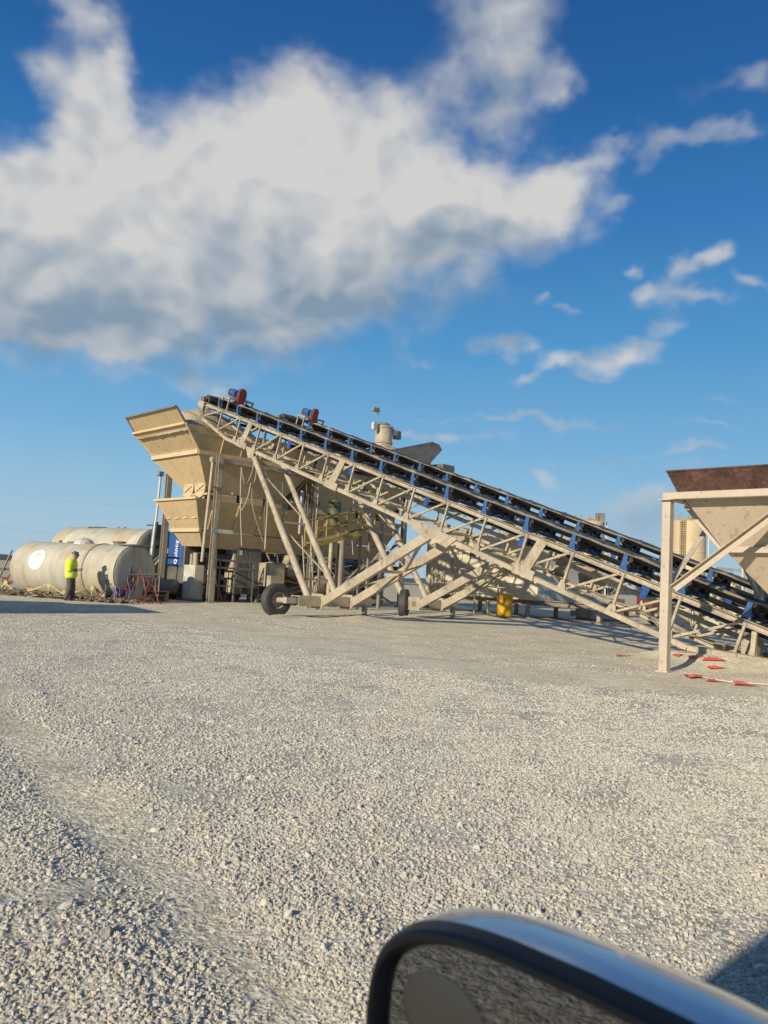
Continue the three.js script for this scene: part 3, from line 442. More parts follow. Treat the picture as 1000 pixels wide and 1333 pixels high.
  // raised boards on the far bin
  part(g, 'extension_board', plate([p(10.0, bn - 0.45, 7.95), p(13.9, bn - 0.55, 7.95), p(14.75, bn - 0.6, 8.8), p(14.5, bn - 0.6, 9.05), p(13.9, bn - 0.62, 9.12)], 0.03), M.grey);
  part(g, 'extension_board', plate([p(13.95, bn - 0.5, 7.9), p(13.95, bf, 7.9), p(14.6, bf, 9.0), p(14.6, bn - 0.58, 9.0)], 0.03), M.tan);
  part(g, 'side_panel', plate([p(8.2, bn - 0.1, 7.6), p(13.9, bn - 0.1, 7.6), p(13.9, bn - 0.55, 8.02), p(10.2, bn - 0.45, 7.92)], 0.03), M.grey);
  part(g, 'gearbox_housing', rbox(15.0, 7.55, -0.0, 1.0, 0.85, 0.9, 0.04), M.greyBox);
  // weigh hopper
  const wn = 21.6, wf = 25.1;
  part(g, 'weigh_hopper_end', plate([p(0.62, wn + 0.6, 3.15), p(0.62, wf - 0.6, 3.15), p(0.0, wf, 4.45), p(0.0, wn, 4.45)], 0.03), M.tan);
  part(g, 'weigh_hopper_rim', bar(p(-0.03, wn - 0.08, 4.47), p(-0.03, wf + 0.08, 4.47), 0.14, 0.1), M.tanLight);
  for (let i = 0; i < 4; i++) part(g, 'hanger_tab', box(0.42 - 0.08, 3.66, -(wn + 0.6 + i * 0.76 - 21), 0.05, 0.05, 0.36), M.tanLight);
  part(g, 'weigh_hopper_band', bar(p(0.58, wn + 0.5, 3.14), p(0.58, wf - 0.5, 3.14), 0.1, 0.16), M.tanLight);
  part(g, 'weigh_hopper_throat', plate([p(0.66, wn + 0.6, 3.06), p(0.66, wf - 0.6, 3.06), p(1.0, wf - 0.95, 2.45), p(1.0, wn + 0.95, 2.45)], 0.03), M.tan);
  for (const [b, s0] of [[wn, 1], [wf, -1]]) {
    part(g, 'weigh_hopper_side', plate([p(0.0, b, 4.45), p(12.6, b, 4.45), p(12.0, b + s0 * 0.6, 3.15), p(0.62, b + s0 * 0.6, 3.15)], 0.03), M.tan);
    part(g, 'weigh_hopper_side', plate([p(0.66, b + s0 * 0.6, 3.1), p(12.0, b + s0 * 0.6, 3.1), p(11.6, b + s0 * 0.95, 2.4), p(1.0, b + s0 * 0.95, 2.4)], 0.03), M.tan);
    for (let i = 0; i < 9; i++) part(g, 'stiffener', bar(p(0.9 + i * 1.3, b - s0 * 0.04, 4.35), p(1.0 + i * 1.27, b + s0 * 0.54, 3.2), 0.06, 0.08), M.tan);
  }
  for (let i = 0; i < 8; i++) part(g, 'gap_filler_box', rboxAt(p(1.7 + i * 1.45, 22.7, 4.68), 1.2, 0.5, 1.4), M.tan);  // boxes added to block the sky slot between bins and weigh hopper
  // columns and beams
  for (const a of [0.85, 6.2, 12.4]) for (const b of [21.15, 25.5]) part(g, 'column', merge([box(a, 3.2, -(b - 21), 0.05, 6.4, 0.22), box(a - 0.11, 3.2, -(b - 21) + 0.1, 0.22, 6.4, 0.025), box(a - 0.11, 3.2, -(b - 21) - 0.1, 0.22, 6.4, 0.025), box(a - 0.1, 0.02, -(b - 21), 0.45, 0.04, 0.45)]), M.beigeDusty);
  for (const b of [21.15, 25.5]) { part(g, 'main_beam', bar(p(0.5, b + (b < 23 ? 0.25 : -0.2), 6.22), p(13.2, b + (b < 23 ? 0.25 : -0.2), 6.22), 0.16, 0.2), M.beigeDusty); if (b > 23) part(g, 'lower_beam', bar(p(0.9, b - 0.1, 2.2), p(13.0, b - 0.1, 2.2), 0.16, 0.22), M.beigeDusty); }
  for (const a of [9.3]) { part(g, 'cross_brace', bar(p(a - 2.4, 21.1, 2.3), p(a + 2.4, 21.1, 0.2), 0.08, 0.08), M.dark); part(g, 'cross_brace', bar(p(a + 2.4, 21.08, 2.3), p(a - 2.4, 21.08, 0.2), 0.08, 0.08), M.dark); }
  part(g, 'stay_pole', tube(p(0.22, 20.85, 6.1), p(0.05, 20.85, 1.75), 0.065), M.beige); part(g, 'stay_pole_shoe', box(0.22, 6.1, 0.15, 0.2, 0.2, 0.2), M.beigeDusty);
  part(g, 'bracket_arm', bar(p(0.2, 20.9, 4.95), p(0.85, 21.1, 4.95), 0.09, 0.07), M.beige); part(g, 'junction_plate', box(1.0, 3.1, 0.05, 1.0, 0.16, 0.1), M.white);
  for (let i = 0; i < 6; i++) part(g, 'added_skirt_panel', box(2.2 + i * 2.0, 1.6, -(25.55 - 21), 1.94, 2.6, 0.04), M.tan);  // added backing panels, keep bright sky from showing under the bins
  // feed belt under the weigh hopper
  part(g, 'collecting_belt', rbox(7.5, 2.05, -2.3, 12.5, 0.28, 1.1, 0.05), M.belt);
  // pneumatic lines, valves and hanging cables in the shade of the long side
  const r = rng(12);
  for (let i = 0; i < 10; i++) { const a = 1.6 + i * 1.1 + r() * 0.5; part(g, 'air_line', curve([p(a, 20.98, 6.0), p(a + 0.2 * r(), 20.95, 5.0), p(a - 0.3 + 0.6 * r(), 20.9, 4.2), p(a + 0.3 * r(), 20.95, 2.4 + r())], 0.018, 16, 5), r() < 0.4 ? M.white : M.dark); }
  for (let i = 0; i < 7; i++) part(g, 'valve', rbox(1.4 + i * 1.6 + r(), 4.62 + 0.25 * r(), 0.05, 0.22, 0.12, 0.12, 0.03), r() < 0.5 ? M.white : M.galv);
  part(g, 'hanging_hose', curve([p(2.0, 20.6, 7.0), p(2.05, 20.55, 5.9), p(1.7, 20.5, 5.2), p(1.45, 20.5, 5.9), p(1.8, 20.55, 5.3), p(2.15, 20.55, 5.35), p(2.2, 20.55, 7.0)], 0.022, 50, 6), M.beigeDusty);
  part(g, 'hanging_hose', curve([p(1.98, 20.5, 5.3), p(1.85, 20.5, 4.6), p(1.6, 20.5, 4.05)], 0.03, 20, 6), M.beigeDusty); part(g, 'hanging_hose', curve([p(2.02, 20.5, 5.3), p(2.15, 20.5, 4.3), p(2.9, 20.6, 2.8)], 0.022, 20, 6), M.beigeDusty);
  part(g, 'conduit', tube(p(3.2, 20.9, 5.2), p(3.25, 20.9, 2.5), 0.04), M.beigeDusty);
  for (const [a, y0, y1, rr] of [[4.9, 3.3, 5.3, 0.09], [5.25, 3.4, 5.2, 0.05]]) part(g, 'air_cylinder', tube(p(a, 20.6, y1), p(a, 20.6, y0), rr), M.galv);
  part(g, 'air_receiver', merge([tube(p(7.0, 20.7, 3.9), p(7.0, 20.7, 5.0), 0.3, 0.3, 18), new THREE.SphereGeometry(0.3, 18, 10).scale(1, 0.5, 1).translate(7.0, 5.0, 0.3)]), M.greenish);
}
// stone heaped in the bins
function heap(name, label, a0, a1, b0, b1, y0, peakA, peakB, top, seed) {
  const n = 34, pos = []; const P = (i, j) => { const a = lerp(a0, a1, i / n), b = lerp(b0, b1, j / n), e = Math.min(i, n - i, j, n - j) / n, q = Math.hypot((a - peakA) / 3.4, (b - peakB) / 2.6); return yard(a, b, lerp(y0, Math.max(y0, y0 + (top - y0) * (1 - q)), sstep(0, 0.08, e) * 1) + 0.12 * perlin.noise(a * 3, b * 3, seed) * sstep(0, 0.1, e) + 0.05 * perlin.noise(a * 9, b * 9, seed)); };
  for (let i = 0; i < n; i++) for (let j = 0; j < n; j++) for (const v of [P(i, j), P(i, j + 1), P(i + 1, j + 1), P(i, j), P(i + 1, j + 1), P(i + 1, j)]) pos.push(v.x, v.y, v.z);
  const g = new THREE.BufferGeometry(); g.setAttribute('position', new THREE.Float32BufferAttribute(pos, 3)); g.computeVertexNormals();
  const o = new THREE.Group(); scene.add(o); o.name = numbered(name); info(o, label, 'aggregate pile', null);
  part(o, 'pile', g, M.gravel); return o;
}
heap('aggregate_pile', 'grey stone heaped in the near tan bin under the conveyor head', -0.95, 6.0, 21.2, 25.6, 7.2, 0.75, 22.7, 8.75, 3.1);
heap('aggregate_pile', 'pale stone heaped in the far bin beside the vent tower', 6.5, 13.8, 20.9, 25.5, 7.55, 11.9, 22.4, 8.85, 6.1);

// ---------------------------------------------------------------- feed hopper on the right
{
  const g = thing('feed_hopper', 'beige steel feed hopper with rusty top boards on a square tube frame', 'hopper', yard(-2.9, -0.85), YARD);
  const p = (a, b, y) => V(a + 2.9, y, -(b + 0.85));
  const a0 = -2.9, a1 = 1.75, b0 = -0.85, b1 = -5.4, yt = 3.34;
  for (const [a, b] of [[a0, b0], [a1, b0], [a0, b1], [a1, b1]]) { part(g, 'post', rbox(a + 2.9, 1.62, -(b + 0.85), 0.17, 3.26, 0.17, 0.018), M.hopperFrame); part(g, 'base_plate', box(a + 2.9, 0.015, -(b + 0.85), 0.24, 0.03, 0.24), M.hopperFrame); part(g, 'cap_plate', box(a + 2.9 - (a < 0 ? 0.03 : -0.03), 3.262, -(b + 0.85), 0.26, 0.02, 0.26), M.hopperFrame); }
  for (const a of [a0, a1]) part(g, 'top_beam', rboxAt(p(a, (b0 + b1) / 2, yt), 0.16, 0.14, Math.abs(b1 - b0) + 0.17), M.hopperFrame);
  for (const b of [b0, b1]) part(g, 'top_beam', rboxAt(p((a0 + a1) / 2, b, yt), a1 - a0 - 0.17, 0.137, 0.15), M.hopperFrame);
  // hopper shell: three rings of panels
  const ring = (k, y) => [p(a0 + 0.13 + k, b0 - 0.18 - k, y), p(a1 - 0.13 - k, b0 - 0.18 - k, y), p(a1 - 0.13 - k, b1 + 0.18 + k, y), p(a0 + 0.13 + k, b1 + 0.18 + k, y)];
  const shell = (name, k0, y0, k1, y1, m, th = 0.02) => { const A = ring(k0, y0), B = ring(k1, y1); for (let i = 0; i < 4; i++) { const j = (i + 1) % 4; part(g, name, plate([A[i], A[j], B[j], B[i]], th), m); } };
  shell('rust_board', -0.19, 3.82, -0.03, 3.42, M.rust, 0.025);
  shell('hopper_panel', 0.0, 3.42, 0.59, 2.40, M.hopper); shell('lower_panel', 0.64, 2.34, 1.45, 1.25, M.hopper);
  { const A = ring(0.57, 2.37); for (let i = 0; i < 4; i++) { const j = (i + 1) % 4; part(g, 'collar', bar(A[i], A[j], 0.14, 0.11), M.hopperFrame); } }
  { const A = ring(-0.19, 3.82); for (let i = 0; i < 4; i++) { const j = (i + 1) % 4; part(g, 'board_lip', bar(A[i], A[j], 0.05, 0.03), M.rust); } }
  shell('discharge_chute', 1.45, 1.28, 1.5, 1.12, M.dark);
  const mid = (b0 + b1) / 2;
  for (const a of [a0, a1]) for (const b of [b0, b1]) part(g, 'diagonal_brace', angleBar(p(a, b + (b === b0 ? -0.1 : 0.1), 1.62), p(a, mid + (b === b0 ? 0.05 : -0.05), 3.26), 0.13, 0.014, V(0, 1, 0), 1), M.hopperFrame);
  for (const b of [b0, b1]) for (const s of [-1, 1]) part(g, 'end_brace', angleBar(p(s < 0 ? a0 + 0.1 : a1 - 0.1, b, 1.62), p((a0 + a1) / 2 + s * 0.06, b, 3.24), 0.12, 0.014, V(0, 1, 0), 1), M.hopperFrame);
  for (const a of [-2.1, 0.95]) part(g, 'collar_strut', bar(p(a, b0, 3.25), p(a + (a < 0 ? 0.05 : -0.05), b0 - 0.78, 2.3), 0.1, 0.1), M.hopperFrame);
}

// ---------------------------------------------------------------- small plant around the bins
{ // compressor cabinet with lettered panel
  const g = thing('compressor_cabinet', 'grey compressor cabinet with a blue lettered panel under the bins', 'compressor', yard(1.0, 23.95), YARD);
  part(g, 'cabinet', rbox(1.6, 1.65, -1.0, 3.2, 3.0, 2.0, 0.04), M.greyBox);
  part(g, 'blue_panel', rbox(-0.015, 2.3, -0.95, 0.03, 1.62, 1.6, 0.01), M.banner);
  const cvs = document.createElement('canvas'); cvs.width = 512; cvs.height = 192; const x = cvs.getContext('2d'); x.fillStyle = '#345793'; x.fillRect(0, 0, 512, 192); x.fillStyle = '#e8ecf2'; x.font = 'bold 150px sans-serif'; x.textAlign = 'center'; x.textBaseline = 'middle'; x.fillText('Quincy', 256, 90, 480);
  const t = new THREE.CanvasTexture(cvs); t.colorSpace = THREE.SRGBColorSpace;
  const lt = new THREE.Mesh(new THREE.PlaneGeometry(1.2, 0.44), new THREE.MeshStandardMaterial({ map: t, roughness: 0.6 })); lt.name = 'lettering'; lt.rotation.set(0, -Math.PI / 2, Math.PI / 2, 'YXZ'); lt.position.set(-0.035, 2.16, -0.72); g.add(lt);
  part(g, 'skid', merge([box(1.6, 0.08, -0.3, 3.3, 0.15, 0.15), box(1.6, 0.08, -1.7, 3.3, 0.15, 0.15)]), M.dark);
  part(g, 'air_tank', merge([tube(V(-0.5, 0.6, 0.1), V(-0.5, 0.6, -1.6), 0.32, 0.32, 20), new THREE.SphereGeometry(0.32, 20, 12).scale(1, 1, 0.5).translate(-0.5, 0.6, 0.1)]), M.grey);
}
{ // control cabinet
  const g = thing('control_cabinet', 'tall grey control cabinet with its sunlit left side and top edge coloured paler beside the white box', 'cabinet', yard(2.75, 22.5), YARD);
  part(g, 'cabinet', rbox(0.75, 1.62, -0.42, 1.5, 2.5, 0.85, 0.06, 3), M.greyBox);
  part(g, 'lit_roof_lip', rbox(0.75, 2.9, -0.42, 1.58, 0.06, 0.93, 0.02), M.beige); part(g, 'lit_side_skin', box(-0.012, 1.62, -0.42, 0.02, 2.3, 0.7), M.beige);  // sunlight on the left side and top edge put in as paler beige
  part(g, 'door', rbox(0.42, 1.75, 0.012, 0.62, 2.0, 0.03, 0.012), M.greyBox); part(g, 'door', rbox(1.1, 1.75, 0.012, 0.62, 2.0, 0.03, 0.012), M.greyBox);
  part(g, 'warning_label', box(0.3, 2.28, 0.035, 0.16, 0.22, 0.012), M.white); part(g, 'vent_opening', rbox(0.62, 0.55, 0.02, 0.3, 0.3, 0.03, 0.01), M.black); part(g, 'vent_opening', rbox(1.15, 0.5, 0.02, 0.4, 0.36, 0.03, 0.01), M.black);
  for (const x of [0.1, 1.4]) for (const z of [-0.1, -0.75]) part(g, 'foot', box(x, 0.18, z, 0.12, 0.36, 0.12), M.dark);
}
{ const g = thing('electrical_box', 'sunlit white electrical box standing on the gravel in front of the plant', 'electrical box', yard(0.85, 22.75), YARD);
  part(g, 'enclosure', rbox(0.25, 0.84, -0.45, 0.5, 1.52, 0.95, 0.03), M.cream); part(g, 'door', rbox(-0.012, 0.86, -0.45, 0.03, 1.38, 0.82, 0.01), M.white); part(g, 'conduit', merge([tube(V(0.2, 1.6, -0.3), V(0.2, 2.15, -0.3), 0.12), tube(V(0.2, 1.6, -0.65), V(0.2, 2.1, -0.65), 0.07)]), M.beige); part(g, 'plinth', box(0.25, 0.04, -0.45, 0.6, 0.09, 1.05), M.grey); }
function guardrail(label, a, b, len, dir, m) {   // dir 0 along a, 1 along b
  const g = thing('guard_rail', label, 'railing', yard(a, b), YARD + (dir ? Math.PI / 2 : 0), 'railings round the plant');
  const n = Math.max(2, Math.round(len / 1.1) + 1);
  for (let i = 0; i < n; i++) part(g, 'post', box(len * i / (n - 1), 0.95, 0, 0.06, 1.9, 0.06), m);
  part(g, 'top_rail', box(len / 2, 1.88, 0, len, 0.08, 0.07), m); part(g, 'upper_rail', box(len / 2, 1.55, 0, len, 0.07, 0.05), m); part(g, 'mid_rail', box(len / 2, 0.75, 0, len, 0.05, 0.05), m);
  return g;
}
guardrail('black steel railing in front of the compressor, nearest the tanks', 0.35, 24.4, 2.2, 0, M.black);
guardrail('black steel railing running back behind the white electrical box', 1.45, 21.6, 3.2, 1, M.black);
{ const g = guardrail('light steel railing in front of the control cabinet', 1.4, 21.9, 2.0, 0, M.steel); }
{ const g = thing('flagged_post', 'red and white striped marker post beside the white box', 'marker post', yard(1.35, 22.35), YARD);
  part(g, 'pole', tube(V(0, 0, 0), V(0, 1.85, 0), 0.03), M.galv); for (let i = 0; i < 4; i++) part(g, 'sleeve', new THREE.CylinderGeometry(0.07, 0.07, 0.2, 12).translate(0, 0.75 + i * 0.28, 0), i % 2 ? M.red : M.white);
  part(g, 'ribbon', plate([V(0.05, 1.75, 0.02), V(0.2, 1.72, 0.05), V(0.42, 0.7, 0.12), V(0.22, 0.75, 0.05)], 0.012), M.red); part(g, 'ribbon', plate([V(0.3, 0.85, 0.1), V(0.45, 0.8, 0.12), V(0.72, 0.1, 0.2), V(0.6, 0.08, 0.2)], 0.012), M.red); }
{ const g = thing('fill_pipe', 'tall leaning galvanized fill pipe between the tanks and the bins', 'pipe', yard(0.85, 26.9), YARD);
  part(g, 'lower_pipe', tube(V(0, 0, 0), V(0.15, 3.6, 0), 0.13, 0.13, 14), M.galv); part(g, 'upper_pipe', tube(V(0.15, 3.6, 0), V(0.2, 5.9, 0), 0.055, 0.055, 12), M.white); part(g, 'joint', rboxAt(V(0.17, 5.95, 0), 0.26, 0.22, 0.26), M.dark); part(g, 'side_box', rboxAt(V(0.35, 3.1, 0), 0.2, 0.75, 0.16), M.dark);
  for (const y of [1.2, 2.4, 3.4]) part(g, 'clamp', tube(V(-0.3, y, 0), V(0.5, y + 0.05, 0), 0.03), M.steel); part(g, 'elbow_hose', curve([V(0.1, 2.2, 0), V(0.7, 2.6, -0.1), V(1.3, 2.75, -0.2), V(1.5, 2.2, -0.2)], 0.05, 24, 8), M.black); }
{ const g = thing('valve_manifold', 'dark valve manifold with brass handwheels at the foot of the fill pipe', 'manifold', yard(-0.5, 26.2), YARD);
  part(g, 'header', merge([tube(V(-0.3, 0.9, 0.6), V(0.6, 0.9, -0.6), 0.09), tube(V(0.2, 0, 0), V(0.2, 1.5, 0), 0.07), tube(V(-0.15, 0, 0.4), V(-0.15, 1.2, 0.4), 0.06), tube(V(0.5, 0, -0.4), V(0.5, 1.7, -0.4), 0.06)]), M.dark);
  for (let i = 0; i < 4; i++) part(g, 'handwheel', new THREE.TorusGeometry(0.13, 0.025, 8, 18).rotateY(i).translate(-0.25 + i * 0.28, 0.75 + 0.2 * (i % 2), 0.5 - i * 0.3), i % 2 ? M.safety : M.dark); part(g, 'pump_body', merge([new THREE.SphereGeometry(0.24, 16, 12).translate(0.3, 0.45, 0.3), rboxAt(V(0.1, 0.35, 0.6), 0.5, 0.4, 0.35)]), M.dark); }
for (let i = 0; i < 3; i++) single('service_pipe', ['slanting dark pipe beside the blue panel', 'thin leaning steel pipe crossing the fill pipe', 'low diagonal steel pipe over the hoses'][i], 'pipe', [tube(yard(0.3, 26.6, 0.6), yard(1.6, 26.2, 2.6), 0.07), tube(yard(-0.4, 26.4, 0.5), yard(1.1, 26.0, 2.2), 0.045), tube(yard(-2.0, 25.4, 1.05), yard(-0.4, 26.1, 1.3), 0.05)][i], [M.dark, M.steel, M.beigeDusty][i], null, 0, 'pipes by the tanks');
// catwalk and ladders in the shade between the conveyors
{ const g = thing('catwalk', 'yellow railed sloping catwalk between the two conveyors', 'catwalk', yard(3.6, 18), YARD);
  const A = V(0.2, 2.82, 0), B = V(3.75, 3.75, 0), up = V(0, 1, 0), at = (k, y, z) => A.clone().lerp(B, k).add(V(0, y, z));
  part(g, 'deck', bar(at(0, 0, -0.4), at(1, 0, -0.4), 0.8, 0.05), M.dark); part(g, 'stringer', bar(at(0, -0.05, 0), at(1, -0.05, 0), 0.06, 0.2), M.safety); part(g, 'stringer', bar(at(0, -0.05, -0.8), at(1, -0.05, -0.8), 0.06, 0.2), M.safety);
  for (const z of [0, -0.8]) { part(g, 'hand_rail', tube(at(0, 0.95, z), at(1, 0.95, z), 0.03), M.safety); part(g, 'knee_rail', tube(at(0, 0.5, z), at(1, 0.5, z), 0.022), M.safety); for (const k of [0, 0.34, 0.67, 0.95]) part(g, 'rail_post', tube(at(k, 0, z), at(k, 0.95, z), 0.03), M.safety); }
  for (const k of [0.1, 0.9]) for (const z of [-0.1, -0.7]) part(g, 'leg', bar(V(at(k, 0, z).x, 0, z), at(k, -0.12, z), 0.1, 0.1), M.dark);
}
{ const g = thing('ladder', 'narrow steel access ladder behind the near conveyor leg', 'ladder', yard(3.35, 18.3), YARD);
  for (const x of [0, 0.45]) part(g, 'rail', tube(V(x, 0, 0.45), V(x, 3.1, -0.1), 0.03), M.beigeDusty); for (let i = 0; i < 9; i++) part(g, 'rung', tube(V(0, 0.3 + i * 0.31, 0.4 - i * 0.055), V(0.45, 0.3 + i * 0.31, 0.4 - i * 0.055), 0.018), M.beigeDusty); }
{ const g = thing('equipment_skid', 'dark machinery skid in the shade under the bins', 'machinery', yard(5.2, 21.6), YARD);
  const r = rng(31); part(g, 'frame', merge([box(3, 0.25, 0, 6.4, 0.22, 0.2), box(3, 0.25, -2.4, 6.4, 0.22, 0.2)]), M.beigeDusty);
  part(g, 'motor_box', rbox(-0.7, 1.35, -0.4, 0.9, 1.1, 0.9, 0.05), M.beigeDusty); part(g, 'small_box', rbox(-1.15, 0.95, 0.35, 0.5, 0.75, 0.3, 0.03), M.beige); part(g, 'tank_shell', tube(V(2.0, 0.95, -0.6), V(4.4, 0.95, -0.6), 0.5, 0.5, 22), M.beigeDusty); part(g, 'tank_head', new THREE.SphereGeometry(0.5, 20, 12).scale(0.4, 1, 1).translate(2.0, 0.95, -0.6), M.beigeDusty);
  for (let i = 0; i < 30; i++) part(g, 'strut', bar(V(-1 + r() * 8, 0.1 + r() * 0.5, -r() * 2.2), V(-1 + r() * 8, 1.2 + r() * 1.2, -r() * 2.2), 0.05 + 0.06 * r(), 0.05 + 0.05 * r()), r() < 0.25 ? M.beigeDusty : M.beigeDusty);
  for (let i = 0; i < 10; i++) part(g, 'hose', curve([V(-1 + r() * 7, 1.8 + r(), -r()), V(r() * 6, 1.0 + r() * 0.6, -r() * 1.5), V(r() * 6, 0.3 + r() * 0.3, -r() * 1.5)], 0.03, 14, 5), r() < 0.3 ? M.beigeDusty : M.beigeDusty);
  for (let i = 0; i < 22; i++) part(g, 'housing', rbox(-0.8 + r() * 7.5, 0.3 + r() * 1.8, -0.5 - r() * 1.6, 0.4 + r() * 0.7, 0.35 + r() * 0.7, 0.4 + r() * 0.5, 0.04), r() < 0.3 ? M.grey : M.beigeDusty); }
{ const g = thing('cement_tank', 'dark horizontal cement tank in shade beyond the catwalk', 'tank', yard(11.2, 24.5), YARD + 0.5);
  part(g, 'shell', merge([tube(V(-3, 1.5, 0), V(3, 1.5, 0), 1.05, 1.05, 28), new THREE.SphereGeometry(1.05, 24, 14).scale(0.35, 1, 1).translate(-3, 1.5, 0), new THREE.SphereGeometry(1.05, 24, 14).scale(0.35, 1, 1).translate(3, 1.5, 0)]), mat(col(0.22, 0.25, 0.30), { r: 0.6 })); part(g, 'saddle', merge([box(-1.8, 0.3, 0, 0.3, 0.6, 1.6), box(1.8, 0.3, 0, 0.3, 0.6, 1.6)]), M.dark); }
for (const [i, a, b, rr, y1] of [[0, 6.6, 20.3, 0.1, 3.2], [1, 7.3, 20.4, 0.2, 3.4], [2, 9.4, 19.8, 0.09, 4.2]]) single('support_column', ['thin sunlit column under the catwalk end', 'thick dark column under the catwalk end', 'slim dark column left of the beige trailer'][i], 'column', tube(yard(a, b, 0), yard(a, b, y1), rr, rr, 12), [M.beige, M.brown, M.dark][i]);
for (let i = 0; i < 5; i++) single('strut_pipe', ['lowest', 'second lowest', 'middle', 'second highest', 'highest'][i] + ' of the crossing steel struts beyond the catwalk', 'strut', tube(yard(6.6 + i * 0.7, 20.0 + (i % 2) * 0.8, 0.5 + i * 0.35), yard(9.2 + i * 0.55, 20.6 - (i % 2) * 0.6, 2.4 + i * 0.3), 0.05), i % 2 ? M.dark : M.beigeDusty);

// vent tower on the far bin
{ const g = thing('vent_tower', 'slim beige vent tower with floodlights rising behind the conveyors', 'vent tower', yard(13.9, 24.8, 0.3), YARD);
  part(g, 'shell', merge([tube(V(0, -0.3, 0), V(0, 10.0, 0), 0.5, 0.5, 24)]), M.beige); part(g, 'collar', merge([new THREE.CylinderGeometry(0.56, 0.56, 0.12, 24).translate(0, 9.1, 0), new THREE.CylinderGeometry(0.55, 0.55, 0.1, 24).translate(0, 10.0, 0)]), M.beigeDusty); part(g, 'cap', lathe([[0, 10.3], [0.25, 10.28], [0.34, 10.2], [0.36, 10.05], [0.5, 10.05]], 20), M.grey);
  part(g, 'light_arm', merge([tube(V(-0.9, 10.15, 0), V(0.9, 10.0, 0), 0.035), tube(V(-0.55, 10.1, 0), V(-0.55, 10.9, 0), 0.03)]), M.steel);
  part(g, 'floodlight', rboxAt(V(-0.85, 9.95, 0.1), 0.32, 0.42, 0.2), M.white); part(g, 'floodlight', rboxAt(V(-0.75, 10.95, 0), 0.5, 0.22, 0.22), M.dark); part(g, 'floodlight', rboxAt(V(0.75, 9.85, 0.1), 0.4, 0.36, 0.25), M.white); part(g, 'floodlight', rboxAt(V(1.1, 9.75, 0), 0.4, 0.5, 0.35), M.dark); part(g, 'downpipe', tube(V(0.58, 7.0, 0), V(0.58, 9.7, 0), 0.09), M.grey); }

// long beige low-profile storage trailer behind the conveyors
{ const g = thing('storage_trailer', 'long cream steel storage trailer behind the conveyors striped with truss shadows', 'trailer', yard(13.5, 13.2), YARD);
  const y0 = 0.85, y1 = 3.85, w = 3.6;
  const P = (a, b, y) => V(a, y, -b);
  for (let i = 0; i < 3; i++) part(g, 'wall_panel', plate([P(0, 0.02 + i * 2.4, y0), P(0, 2.39 + i * 2.4, y0), P(0, 2.39 + i * 2.4, y1 - (i === 0 ? 0.0 : 0)), P(0, 0.02 + i * 2.4 + (i === 0 ? 0.55 : 0), y1)], 0.03), M.cream);
  for (let i = 0; i < 4; i++) part(g, 'wall_rib', bar(P(-0.04, i * 2.4 + (i ? 0 : 0.02), y0), P(-0.04, i * 2.4 + (i ? 0 : 0.55), y1), 0.06, 0.07), M.cream);
  part(g, 'seam_rail', bar(P(-0.03, 0.2, 2.1), P(-0.03, 7.2, 2.1), 0.04, 0.05), M.cream);
  part(g, 'end_wall', plate([P(0, 0, y0), P(w, 0, y0), P(w, 0.55, y1), P(0, 0.55, y1)], 0.03), M.cream); part(g, 'back_wall', plate([P(w, 0, y0), P(w, 7.2, y0), P(w, 7.2, y1), P(w, 0.55, y1)], 0.03), M.cream); part(g, 'far_end', plate([P(0, 7.2, y0), P(w, 7.2, y0), P(w, 7.2, y1), P(0, 7.2, y1)], 0.03), M.cream);
  part(g, 'roof', plate([P(-0.05, 0.5, y1 + 0.02), P(w + 0.05, 0.5, y1 + 0.02), P(w + 0.05, 7.25, y1 + 0.02), P(-0.05, 7.25, y1 + 0.02)], 0.05), M.cream); part(g, 'floor', plate([P(0.02, 0.02, y0), P(w, 0.02, y0), P(w, 7.2, y0), P(0.02, 7.2, y0)], 0.06), M.dark);
  part(g, 'chassis_rail', bar(P(0.5, -4.2, 0.72), P(0.5, 7.2, 0.72), 0.16, 0.22), M.dark); part(g, 'chassis_rail', bar(P(2.5, -4.2, 0.72), P(2.5, 7.2, 0.72), 0.16, 0.22), M.dark); part(g, 'deck_plate', plate([P(0.3, -4.2, 0.86), P(2.7, -4.2, 0.86), P(2.7, -0.05, 0.86), P(0.3, -0.05, 0.86)], 0.05), M.dark);
  for (const b of [0.8, 3.2, 5.6, -3.0]) for (const a of [0.2, 2.6]) { part(g, 'support_leg', box(a, 0.36, -b, 0.16, 0.66, 0.16), M.beige); part(g, 'foot_pad', box(a, 0.02, -b, 0.45, 0.05, 0.45), M.beige); }
  for (let i = 0; i < 5; i++) part(g, 'roof_fitting', merge([tube(V(0.6, y1 + 0.03, -1.2 - i * 1.3), V(0.6, y1 + 0.45, -1.2 - i * 1.3), 0.1), box(0.6, y1 + 0.45, -1.2 - i * 1.3, 0.5, 0.06, 0.06)]), M.beigeDusty);
  part(g, 'hatch_door', rboxAt(P(-0.035, 4.1, 2.95), 0.03, 0.45, 0.4), M.dark);
}
{ const g = thing('stair_rail', 'thin pale steel handrail with bent ends in front of the cream trailer', 'railing', yard(12.4, 14.6), YARD);
  part(g, 'top_rail', curve([V(0, 0.4, -4.6), V(0, 1.5, -4.2), V(0, 2.1, -3.4), V(0, 2.05, -1.0), V(0, 1.9, 0.6)], 0.035, 40, 6), M.beigeDusty); part(g, 'mid_rail', tube(V(0, 1.45, -4.2), V(0, 1.35, 0.4), 0.028), M.beigeDusty); for (const z of [-4.2, -3.0, -1.6, -0.2]) part(g, 'post', tube(V(0, 0, z), V(0, 2.0, z), 0.035), M.beigeDusty); }
